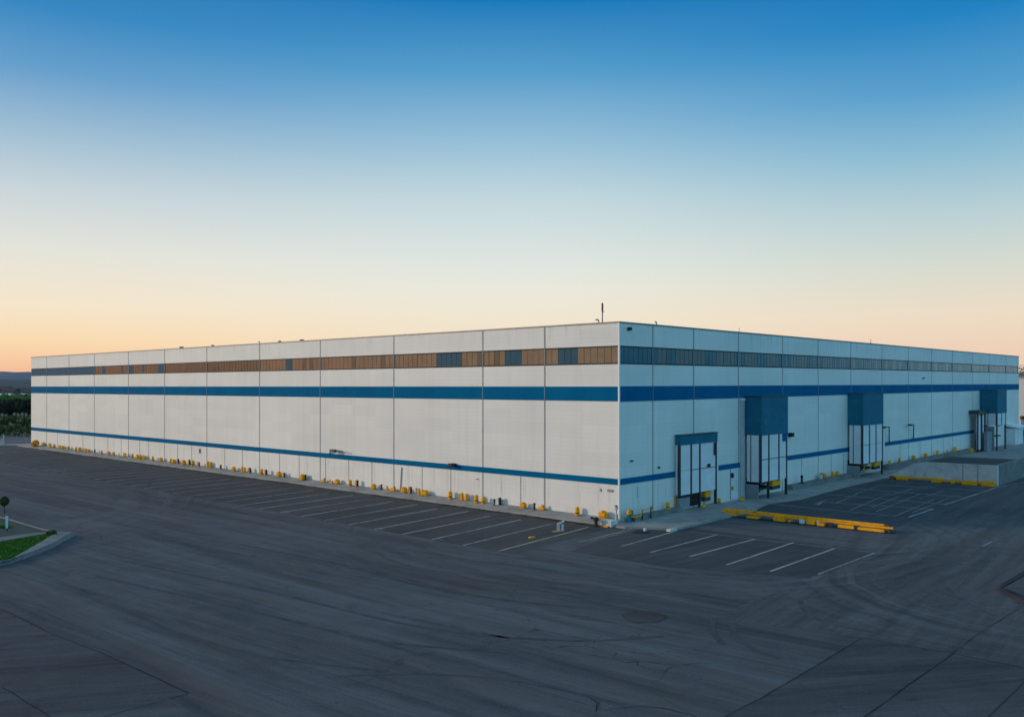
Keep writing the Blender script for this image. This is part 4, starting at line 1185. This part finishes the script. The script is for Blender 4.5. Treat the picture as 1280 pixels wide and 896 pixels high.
inner = [gp(-136, 716, .2), gp(1, 702, .2), gp(14.5, 699.5, .2), gp(27, 692, .2), gp(50, 679, .2), gp(70, 666.5, .2), gp(68, 666, .2), gp(66, 664.6, .24), gp(48, 660.0, .24), gp(6, 647.5, .24), gp(-62, 635.3, .24), gp(-162, 623.3, .24)]
kerb_loop(outer, inner, 0.24, M['kerb'])
bm = BM(); poly(bm, [(p.x, p.y, 0.20) for p in (gp(x, y, .2) for x, y in [(-140, 718), (1, 703), (15, 700), (27, 693), (50, 680), (70, 667), (62, 664.5), (46, 660), (6, 647.5), (-62, 635), (-162, 623)])])
tag(obj('planting_bed', bm, M['planting']), kind='structure')
bm = BM(); pathpx = [(-130, 690), (0, 676), (30, 671), (57, 666.5), (60, 664.5), (40, 666), (0, 671), (-130, 681)]
poly(bm, [(p.x, p.y, 0.204) for p in (gp(x, y, .204) for x, y in pathpx)])
tag(obj('path', bm, M['path']), kind='structure')
lawnpx = [(-135, 715), (1, 701.5), (14, 699), (27, 691.5), (50, 678.5), (68, 667.5), (58, 667.3), (30, 672), (0, 676.6), (-130, 691)]
lawn = [gp(x, y, .21) for x, y in lawnpx]
bm = BM(); poly(bm, [(p.x, p.y, 0.21) for p in lawn])
tag(obj('lawn', bm, M['lawn_soil']), kind='structure')
def inside(p, P):
    c = False; j = len(P) - 1
    for i in range(len(P)):
        if (P[i].y > p[1]) != (P[j].y > p[1]) and p[0] < (P[j].x - P[i].x) * (p[1] - P[i].y) / (P[j].y - P[i].y) + P[i].x: c = not c
        j = i
    return c
bm = BM()
xs = [p.x for p in lawn]; ys = [p.y for p in lawn]
cnt = 0
while cnt < 9000:
    q = (random.uniform(max(-32, min(xs)), max(xs)), random.uniform(min(ys), max(ys)))
    if not inside(q, lawn): continue
    cnt += 1
    a = random.uniform(0, 6.3); h = random.uniform(0.03, 0.09); w = 0.035
    b0 = Vector((q[0], q[1], 0.21)); e = Vector((math.cos(a), math.sin(a), 0)) * w
    tip = b0 + Vector((random.uniform(-.04, .04), random.uniform(-.04, .04), h))
    bm.faces.new([bm.verts.new(b0 - e), bm.verts.new(b0 + e), bm.verts.new(tip)])
tag(obj('grass', bm, M['grass']), kind='stuff')

# leaf masses
def leaves(bm, c, rx, ry, rz, n, size, shell=0.55, lump=0.25):
    c = Vector(c)
    lumps = [(Vector((random.gauss(0, 1), random.gauss(0, 1), random.gauss(0, 1))).normalized(), random.uniform(-lump, lump)) for _ in range(9)]
    for _ in range(n):
        v = Vector((random.gauss(0, 1), random.gauss(0, 1), random.gauss(0, 1))).normalized()
        k = 1.0
        for L, a in lumps: k += a * max(0, v.dot(L)) ** 3
        r = k * (shell + (1 - shell) * R() ** 0.5)
        p = c + Vector((v.x * rx * r, v.y * ry * r, v.z * rz * r))
        nrm = (v + Vector((random.gauss(0, .5), random.gauss(0, .5), random.gauss(0, .5)))).normalized()
        t = nrm.cross(Vector((R() - .5, R() - .5, R() - .5))).normalized(); u = nrm.cross(t)
        s = size * random.uniform(0.6, 1.4)
        bm.faces.new([bm.verts.new(p + t * s), bm.verts.new(p + u * s * 0.6), bm.verts.new(p - t * s), bm.verts.new(p - u * s * 0.6)])

# little round topiary and its neighbour off the frame edge
p = gp(5.5, 645.5); p.z = 0.2
tp = empty('topiary_tree', p, 'small dark ball shaped topiary on a thin stem behind the kerb', 'topiary')
zc = 9 - (626 - HZ) / F * p.y
bm = BM(); leaves(bm, (p.x, p.y, zc), 0.30, 0.30, 0.36, 1100, 0.05, 0.5, 0.12); obj('crown', bm, M['leaf_bush'], tp)
bm = BM(); tube(bm, [p, Vector((p.x, p.y, zc - 0.15))], [0.03, 0.022], 6); obj('trunk', bm, M['bark'], tp)
p = gp(-1.5, 645); p.z = 0.2
tp = empty('topiary_tree', p, 'ragged yellowish shrub on a stem at the edge beside the ball topiary', 'topiary')
bm = BM(); leaves(bm, (p.x, p.y, zc - 0.05), 0.22, 0.22, 0.25, 500, 0.05, 0.4, 0.4); obj('crown', bm, M['leaf_olive'], tp)
bm = BM(); tube(bm, [p, Vector((p.x, p.y, zc - 0.1))], [0.06, 0.04], 6); obj('trunk', bm, M['grey_metal'], tp)
# low tuft at the island tip
p = gp(64.5, 668.3, .2); p.z = 0.21
bm = BM(); leaves(bm, p + UP * 0.1, 0.32, 0.25, 0.17, 500, 0.05, 0.3, 0.3)
tag(obj('low_shrub', bm, M['leaf_olive'], origin=p), 'low olive shrub tucked into the tip of the grass island', 'shrub')
p = gp(3, 659.2, .2); p.z = 0.21
bm = BM(); leaves(bm, p + UP * 0.06, 0.55, 0.25, 0.09, 400, 0.05, 0.3, 0.3)
tag(obj('ground_plant', bm, M['grass'], origin=p), 'bright green ground plant beside the pale blue marker board', 'plant')
# pale blue marker board on a dark post
p = gp(8.5, 664.5, .2); p.z = 0.2
mk = empty('marker_board', p, 'narrow pale blue marker board on a dark post in the planting bed', 'marker post')
zt_, zb_ = 9 - (645 - HZ) / F * p.y, 9 - (660 - HZ) / F * p.y
w = 3.0 / F * p.y
bm = BM()
hexa(bm, [p + Vector((-w * .38, -0.02, zb_ - .2)), p + Vector((w * .38, -0.02, zb_ - .2)), p + Vector((w * .38, 0.02, zb_ - .2)), p + Vector((-w * .38, 0.02, zb_ - .2)),
          p + Vector((-w * .55, -0.02, zt_ - .2)), p + Vector((w * .55, -0.02, zt_ - .2)), p + Vector((w * .55, 0.02, zt_ - .2)), p + Vector((-w * .55, 0.02, zt_ - .2))])
obj('board', bm, M['sign_blue'], mk)
bm = BM(); tube(bm, [p + Vector((0, 0.03, 0)), p + Vector((0, 0.03, zb_ - 0.1))], 0.03, 6); obj('post', bm, M['steel'], mk)
# island corner at the far edge of the service road
outer = [gp(1249, 738), gp(1251, 733), gp(1258, 728.5), gp(1285, 713), gp(1420, 660), gp(1500, 800), gp(1320, 770), gp(1285, 757), gp(1262, 746)]
inner = [gp(1252.5, 735, .13), gp(1254.5, 733, .13), gp(1261, 729.3, .13), gp(1287, 715, .13), gp(1416, 664, .13), gp(1490, 790, .13), gp(1320, 761, .13), gp(1285, 747, .13), gp(1264, 738, .13)]
kerb_loop(outer, inner, 0.13, M['dark_kerb'])
bm = BM(); poly(bm, [(p.x, p.y, 0.14) for p in (gp(x, y, .14) for x, y in [(1253.5, 734.5), (1262, 730), (1287, 716), (1416, 665), (1488, 788), (1320, 760), (1285, 746.5)])])
tag(obj('island_paving', bm, M['slab']), kind='structure')

# ------------------------------------------------------------------ beyond the yard
# pale boundary kerb and wire fence
def at_depth(x, Y): return Vector(((x - CX) / F * Y, Y, 0))
bm = BM()
pa, pb_ = at_depth(-300, 124.5), at_depth(44, 127.5)
hexa(bm, [pa, pb_, pb_ + Vector((0, .5, 0)), pa + Vector((0, .5, 0)), pa + UP * .2, pb_ + UP * .2, pb_ + Vector((0, .5, .2)), pa + Vector((0, .5, .2))])
tag(obj('boundary_kerb', bm, M['cream']), kind='structure')
bm = BM(); poly(bm, [(-260, 129, 0.004), (-55, 131, 0.004), (-50, 148, 0.004), (-300, 148, 0.004)])
tag(obj('road', bm, M['road']), kind='structure')
fc = empty('wire_fence', at_depth(0, 128), 'low wire fence on pale posts beyond the far edge of the yard', 'fence')
bm = BM()
for z in (0.3, 0.7, 1.1, 1.3): tube(bm, [at_depth(-250, 127) + UP * z, at_depth(41, 128.2) + UP * z], 0.015, 4)
obj('wire', bm, M['steel'], fc)
for x in (-60, -38, -16, 4.5, 20.5, 30, 38):
    q = at_depth(x, 128); bm = BM(); tube(bm, [q, q + UP * 1.45], 0.035 if x != 4.5 else 0.10, 6); obj('post', bm, M['white' if x == 4.5 else 'grey_metal'], fc)
for x, h, col, lab in ((2.5, 0.8, 'white', 'small white utility box by the thick fence post'),):
    q = at_depth(x, 127.2); bm = BM(); box(bm, q, 0.5, 0.4, h, 0, 0, 0.9); box(bm, q + UP * h, 0.56, 0.46, 0.06)
    tag(obj('utility_box', bm, M[col], origin=q), lab, 'utility box')
q = FL.P(FL.s_at(44, 0.9), 0.9, 0.2)
bm = BM(); leaves(bm, q + UP * 0.5, 0.5, 0.5, 0.55, 350, 0.12, 0.3, 0.3)
tag(obj('yellow_shrub', bm, M['yellow'], origin=q), 'yellow shrub at the far end corner of the white facade', 'shrub')
# olive hedge
def hedge(name, x0, x1, Y, z0, z1, dep, mat, lsize, n, lab, cat):
    a, b = at_depth(x0, Y), at_depth(x1, Y)
    bm = BM(); L = (b - a).length; 
    N = int(L / 1.5) + 1
    for k in range(N):
        c = a.lerp(b, (k + .5) / N); r = (z1 - z0) / 2
        leaves(bm, (c.x, c.y + random.uniform(-.3, .3), z0 + r * random.uniform(0.9, 1.08)), 1.15, dep, r, n, lsize, 0.35, 0.3)
    return tag(obj(name, bm, M[mat], origin=a), lab, cat)
hedge('hedge', -70, 26, 152, 0.0, 2.1, 1.0, 'leaf_olive', 0.22, 160, 'clipped olive hedge along the road beyond the fence', 'hedge')
hedge('hedge', 28, 48, 150, 0.0, 2.1, 1.2, 'leaf_olive', 0.22, 160, 'rounder hedge clump next to the warehouse far corner', 'hedge')
def tree(x, Y, h, r, mat, lab, group, cat='tree', n=500, ls=0.35, name='tree', trunk=True, zb=None):
    q = at_depth(x, Y)
    t = empty(name, q, lab, cat, group)
    bm = BM(); zc = h * 0.6
    leaves(bm, (q.x, q.y, zc), r, r, h * 0.42, n, ls, 0.35, 0.4); obj('crown', bm, M[mat], t)
    bm = BM(); tube(bm, [q, q + Vector((0.1, 0, h * 0.35)), q + Vector((0, 0, h * 0.7))], [h * 0.035, h * 0.028, h * 0.012], 7); obj('trunk', bm, M['bark'], t)
    return t
GA = 'young trees behind the clipped hedge'
for i, x in enumerate((-60, -44, -26, -9, 5, 17, 30, 42)):
    tree(x, 176 + (i % 3) * 4, 2.0 + 0.5 * R(), 1.2, 'leaf_olive', 'young green tree in the row just behind the clipped hedge', GA, n=260, ls=0.28, name='young_tree')
GB = 'dark evergreens in the shelter belt'
for i in range(26):
    x = -75 + i * 5.0
    tree(x, 236 + (i % 4) * 3, 4.3 + 0.5 * R(), 1.35, 'leaf_dark', 'near black evergreen in the dense shelter belt beyond the hedge', GB, n=330, ls=0.42, name='evergreen_tree')
GC = 'green trees in front of the town'
for i in range(18):
    x = -70 + i * 6.8
    tree(x, 330 + (i % 3) * 12, 4.5 + 0.6 * R(), 2.0, 'leaf_mid', 'green broadleaf tree standing behind the dark shelter belt', GC, n=330, ls=0.5, name='broadleaf_tree')
# long pale shed
q = at_depth(-8, 470)
sh = empty('shed', q, 'long low pale shed among the trees before the town', 'shed')
bm = BM(); box(bm, q, 33, 12, 2.9); obj('wall', bm, M['shed'], sh)
bm = BM()
hexa(bm, [q + Vector((-17, -6.5, 2.91)), q + Vector((17, -6.5, 2.91)), q + Vector((17, 6.5, 2.91)), q + Vector((-17, 6.5, 2.91)), q + Vector((-17, -1, 3.9)), q + Vector((17, -1, 3.9)), q + Vector((17, 1, 3.9)), q + Vector((-17, 1, 3.9))])
obj('roof', bm, M['white_trim'], sh)
GD = 'brown houses of the town'
for i in range(14):
    x = -60 + i * 8.2
    q = at_depth(x, 600 + (i % 3) * 40)
    hs_ = empty('house', q, 'brown pitched roof house in the small town below the hills', 'house', GD)
    w, dd, hh = random.uniform(7, 11), 8, random.uniform(3.4, 5.2)
    bm = BM(); box(bm, q, w, dd, hh); obj('wall', bm, M['house_brown'], hs_)
    bm = BM(); v = [q + Vector(c) for c in ((-w / 2 - .4, -dd / 2 - .4, hh + .01), (w / 2 + .4, -dd / 2 - .4, hh + .01), (w / 2 + .4, dd / 2 + .4, hh + .01), (-w / 2 - .4, dd / 2 + .4, hh + .01), (-w / 2 - .4, 0, hh + 2.2), (w / 2 + .4, 0, hh + 2.2))]
    vv = [bm.verts.new(c) for c in v]
    for fidx in ((0, 1, 5, 4), (2, 3, 4, 5), (0, 4, 3), (1, 2, 5), (0, 3, 2, 1)): bm.faces.new([vv[k] for k in fidx])
    obj('roof', bm, M['house_roof'], hs_)
q = at_depth(23.5, 1150); q.z = 11.0
wf = empty('farmhouse', (q.x, q.y, 0), 'lone whitish farmhouse on the wooded slope', 'house')
bm = BM(); box(bm, (q.x, q.y, 5.0), 6.5, 6, 7.6); obj('wall', bm, M['white'], wf)
bm = BM(); box(bm, (q.x, q.y, 12.602), 7.0, 6.5, 1.0, 0, 0, 0.4); obj('roof', bm, M['shed'], wf)

def hill(name, Y, x0, x1, zf, depth, mat, step):
    bm = BM(); rows = []
    N = 10
    xs_ = []
    x = x0
    while x <= x1: xs_.append(x); x += step
    for k in range(N + 1):
        t = k / N
        prof_ = math.sin(math.pi * t) if t < 0.5 else 1.0 - 0.4 * (t - .5)
        rows.append([bm.verts.new((x, Y + depth * t, max(-0.5, zf(x) * prof_ + random.uniform(-.02, .02) * zf(x)) - (0.5 if k == 0 else 0))) for x in xs_])
    for a, b in zip(rows, rows[1:]):
        for i in range(len(a) - 1): bm.faces.new((a[i], a[i + 1], b[i + 1], b[i]))
    return tag(obj(name, bm, mat, smooth=True), kind='structure')
hill('hill', 850, -1500, 500, lambda x: 15.5 + 1.5 * math.sin(x * 0.021) + 0.9 * math.sin(x * 0.083 + 1), 700, M['hill_near'], 14)
hill('distant_hills', 3300, -5200, 4200, lambda x: 64 + 4 * math.sin(x * 0.0031 + 2) + 1.6 * math.sin(x * 0.017) + 1.0 * math.sin(x * 0.051), 1700, M['hill_far'], 30)

# beyond the dock side
qx = lambda x, Y: at_depth(x, Y)
q = qx(1330, 190)
nb = empty('neighbour_building', q, 'grey blue industrial building just beyond the far dock corner', 'building')
bm = BM(); box(bm, q, 17, 20, 10.3); obj('wall', bm, M['neighbour'], nb)
bm = BM(); box(bm, q + UP * 10.302, 17.5, 20.5, 0.35); obj('roof', bm, M['grey_metal'], nb)
bm = BM(); box(bm, Vector((q.x - 8.0, q.y - 10.7, 6.6)), 1.9, 1.2, 0.8); obj('awning', bm, M['sign_blue'], nb)
bm = BM(); box(bm, Vector((q.x - 7.9, q.y - 10.04, 3.1)), 0.9, 0.06, 2.7); obj('door', bm, M['teal'], nb)
bm = BM(); box(bm, Vector((q.x - 7.9, q.y - 10.04, 8.6)), 1.2, 0.06, 1.1); obj('window', bm, M['cream'], nb)
tree(1279, 240, 13.0, 2.2, 'leaf_pale', 'pale grey green tree rising behind the far dock corner', None, n=700, ls=0.35)
q = qx(1277.5, 150)
bm = BM(); leaves(bm, q + Vector((0, 0, 0.55)), 0.8, 0.6, 0.5, 350, 0.14, 0.3, 0.3)
tag(obj('shrub', bm, M['leaf_dark'], origin=q), 'dark low shrub on the ground past the far dock corner', 'shrub')
q = qx(1277.5, 172)
rs = empty('planter', q, 'red brown shrub in a raised box past the far dock corner', 'planter')
bm = BM(); box(bm, q, 0.8, 0.7, 2.0); obj('box', bm, M['neighbour'], rs)
bm = BM(); leaves(bm, q + Vector((0, 0, 2.3)), 0.55, 0.5, 0.4, 350, 0.12, 0.3, 0.3); obj('foliage', bm, M['leaf_red'], rs)

# evening air: one even volume round everything
bm = BM()
hexa(bm, [(-5410, -310, -1.6), (4410, -310, -1.6), (4410, 5610, -1.6), (-5410, 5610, -1.6), (-5410, -310, 85), (4410, -310, 85), (4410, 5610, 85), (-5410, 5610, 85)])
hm = bpy.data.materials.new('evening haze'); hm.use_nodes = True
ht = NT(hm); ht.N.remove(ht.N['Principled BSDF'])
pv = ht.new('ShaderNodeVolumePrincipled'); pv.inputs['Color'].default_value = (0.75, 0.85, 0.95, 1); pv.inputs['Density'].default_value = 0.00003; pv.inputs['Anisotropy'].default_value = 0.2
ht.link(pv.outputs['Volume'], ht.N['Material Output'].inputs['Volume'])
tag(obj('haze', bm, hm), kind='stuff')

# ------------------------------------------------------------------ sky and light
W = bpy.data.worlds.new('World'); S.world = W; W.use_nodes = True
t = NT(W); bg = t.N['Background']
SUN_AZ = Vector((-1.0, 0.06, 0)).normalized()
SUN_EL = math.radians(13)
tc = t.new('ShaderNodeTexCoord')
nrm = t.new('ShaderNodeVectorMath', operation='NORMALIZE'); t.link(tc.outputs['Generated'], nrm.inputs[0])
sep = t.new('ShaderNodeSeparateXYZ'); t.link(nrm.outputs[0], sep.inputs[0])
cmb = t.new('ShaderNodeCombineXYZ'); t.link(sep.outputs['X'], cmb.inputs[0]); t.link(sep.outputs['Y'], cmb.inputs[1])
hn = t.new('ShaderNodeVectorMath', operation='NORMALIZE'); t.link(cmb.outputs[0], hn.inputs[0])
def hdot(v):
    d = t.new('ShaderNodeVectorMath', operation='DOT_PRODUCT'); t.link(hn.outputs[0], d.inputs[0]); d.inputs[1].default_value = v
    return d.outputs['Value']
def smooth(val, a, b):
    m = t.new('ShaderNodeMapRange', interpolation_type='SMOOTHSTEP')
    m.inputs['From Min'].default_value = a; m.inputs['From Max'].default_value = b
    t.link(val, m.inputs['Value']); return m.outputs['Result']
el = t.math('DIVIDE', sep.outputs['Z'], 0.5, True)
def sky(stops):
    return t.ramp(el, [(max(0, z / 0.5), lin(c)) for z, c in stops], 'EASE' if False else 'LINEAR')
mid = sky([(0.0, (249, 217, 182)), (0.035, (248, 225, 194)), (0.0737, (243, 231, 208)), (0.105, (236, 234, 220)), (0.137, (225, 231, 225)), (0.208, (195, 216, 222)),
           (0.267, (152, 192, 216)), (0.3375, (86, 158, 204)), (0.4055, (24, 122, 188)), (0.5, (10, 90, 165))])
left = sky([(0.0, (255, 188, 148)), (0.017, (255, 199, 155)), (0.043, (254, 221, 176)), (0.080, (247, 231, 204)), (0.135, (229, 229, 219)), (0.196, (200, 213, 219)),
            (0.241, (165, 194, 213)), (0.277, (134, 175, 208)), (0.305, (102, 159, 204)), (0.3585, (56, 136, 194)), (0.5, (14, 90, 165))])
right = sky([(0.0, (242, 203, 178)), (0.036, (243, 212, 186)), (0.072, (239, 222, 198)), (0.119, (216, 220, 208)), (0.1735, (186, 209, 214)), (0.2335, (138, 187, 211)),
             (0.291, (86, 158, 205)), (0.3585, (32, 130, 193)), (0.5, (12, 92, 168))])
cool = sky([(0.0, (122, 183, 208)), (0.1, (117, 185, 216)), (0.3, (117, 186, 222)), (0.5, (110, 175, 213))])
cool = t.mix(1.0, cool, (1.5, 1.5, 1.52, 1), 'MULTIPLY')  # over-bright unseen sky, added to fill the dock facade with blue
warm = sky([(0.0, (250, 168, 112)), (0.05, (250, 186, 130)), (0.12, (255, 215, 170)), (0.25, (200, 205, 215)), (0.5, (70, 120, 190))])
back = sky([(0.0, (215, 190, 165)), (0.15, (215, 202, 188)), (0.5, (165, 182, 205))])  # unseen sky behind the camera, shaped to light the white facade
xdir = hdot((1, 0, 0))
col = t.mix(smooth(xdir, -0.5, 0.0), left, mid)
col = t.mix(smooth(xdir, 0.0, 0.5), col, right)
ww = smooth(hdot(tuple(SUN_AZ)), 0.60, 0.97)
col = t.mix(ww, col, warm)
col = t.mix(smooth(hdot((-0.67, -0.74, 0)), 0.25, 0.8), col, back)
col = t.mix(smooth(hdot((0.74, -0.67, 0)), -0.12, 0.40), col, cool)
# twilight sky above the frame, plus a flat blue added to fill the ground
ns = t.new('ShaderNodeTexSky', sky_type='NISHITA'); ns.sun_disc = False
ns.sun_elevation = SUN_EL; ns.sun_rotation = math.atan2(SUN_AZ.x, SUN_AZ.y)
nsc = t.mix(1.0, ns.outputs['Color'], (0.05, 0.05, 0.05, 1), 'MULTIPLY')
nsc = t.mix(1.0, nsc, (0.10, 0.20, 0.31, 1), 'ADD')
hi = smooth(sep.outputs['Z'], 0.45, 0.8)
col = t.mix(hi, col, nsc)
t.link(col, bg.inputs['Color']); bg.inputs['Strength'].default_value = 1.0

sl = bpy.data.lights.new('Sun', 'SUN'); sl.energy = 2.0; sl.angle = math.radians(9); sl.color = (1.0, 0.80, 0.62)
so = bpy.data.objects.new('sun', sl); COL.objects.link(so)
sd = Vector((SUN_AZ.x * math.cos(SUN_EL), SUN_AZ.y * math.cos(SUN_EL), math.sin(SUN_EL)))
so.rotation_euler = (-sd).to_track_quat('-Z', 'Y').to_euler()
so.location = (0, 0, 60)

# ------------------------------------------------------------------ camera and render
cd = bpy.data.cameras.new('Camera'); cam = bpy.data.objects.new('camera', cd); COL.objects.link(cam)
cam.location = CAM; cam.rotation_euler = (math.pi / 2, 0, 0)
cd.sensor_width = 36; cd.lens = F / 1280 * 36
cd.shift_y = (HZ - CY) / 1280
cd.clip_start = 0.5; cd.clip_end = 20000
S.camera = cam
S.render.engine = 'CYCLES'
S.cycles.use_denoising = True
S.cycles.max_bounces = 5; S.cycles.diffuse_bounces = 3; S.cycles.glossy_bounces = 3
S.cycles.caustics_reflective = False; S.cycles.caustics_refractive = False
S.view_settings.view_transform = 'Standard'; S.view_settings.look = 'None'
S.view_settings.exposure = 0; S.view_settings.gamma = 1
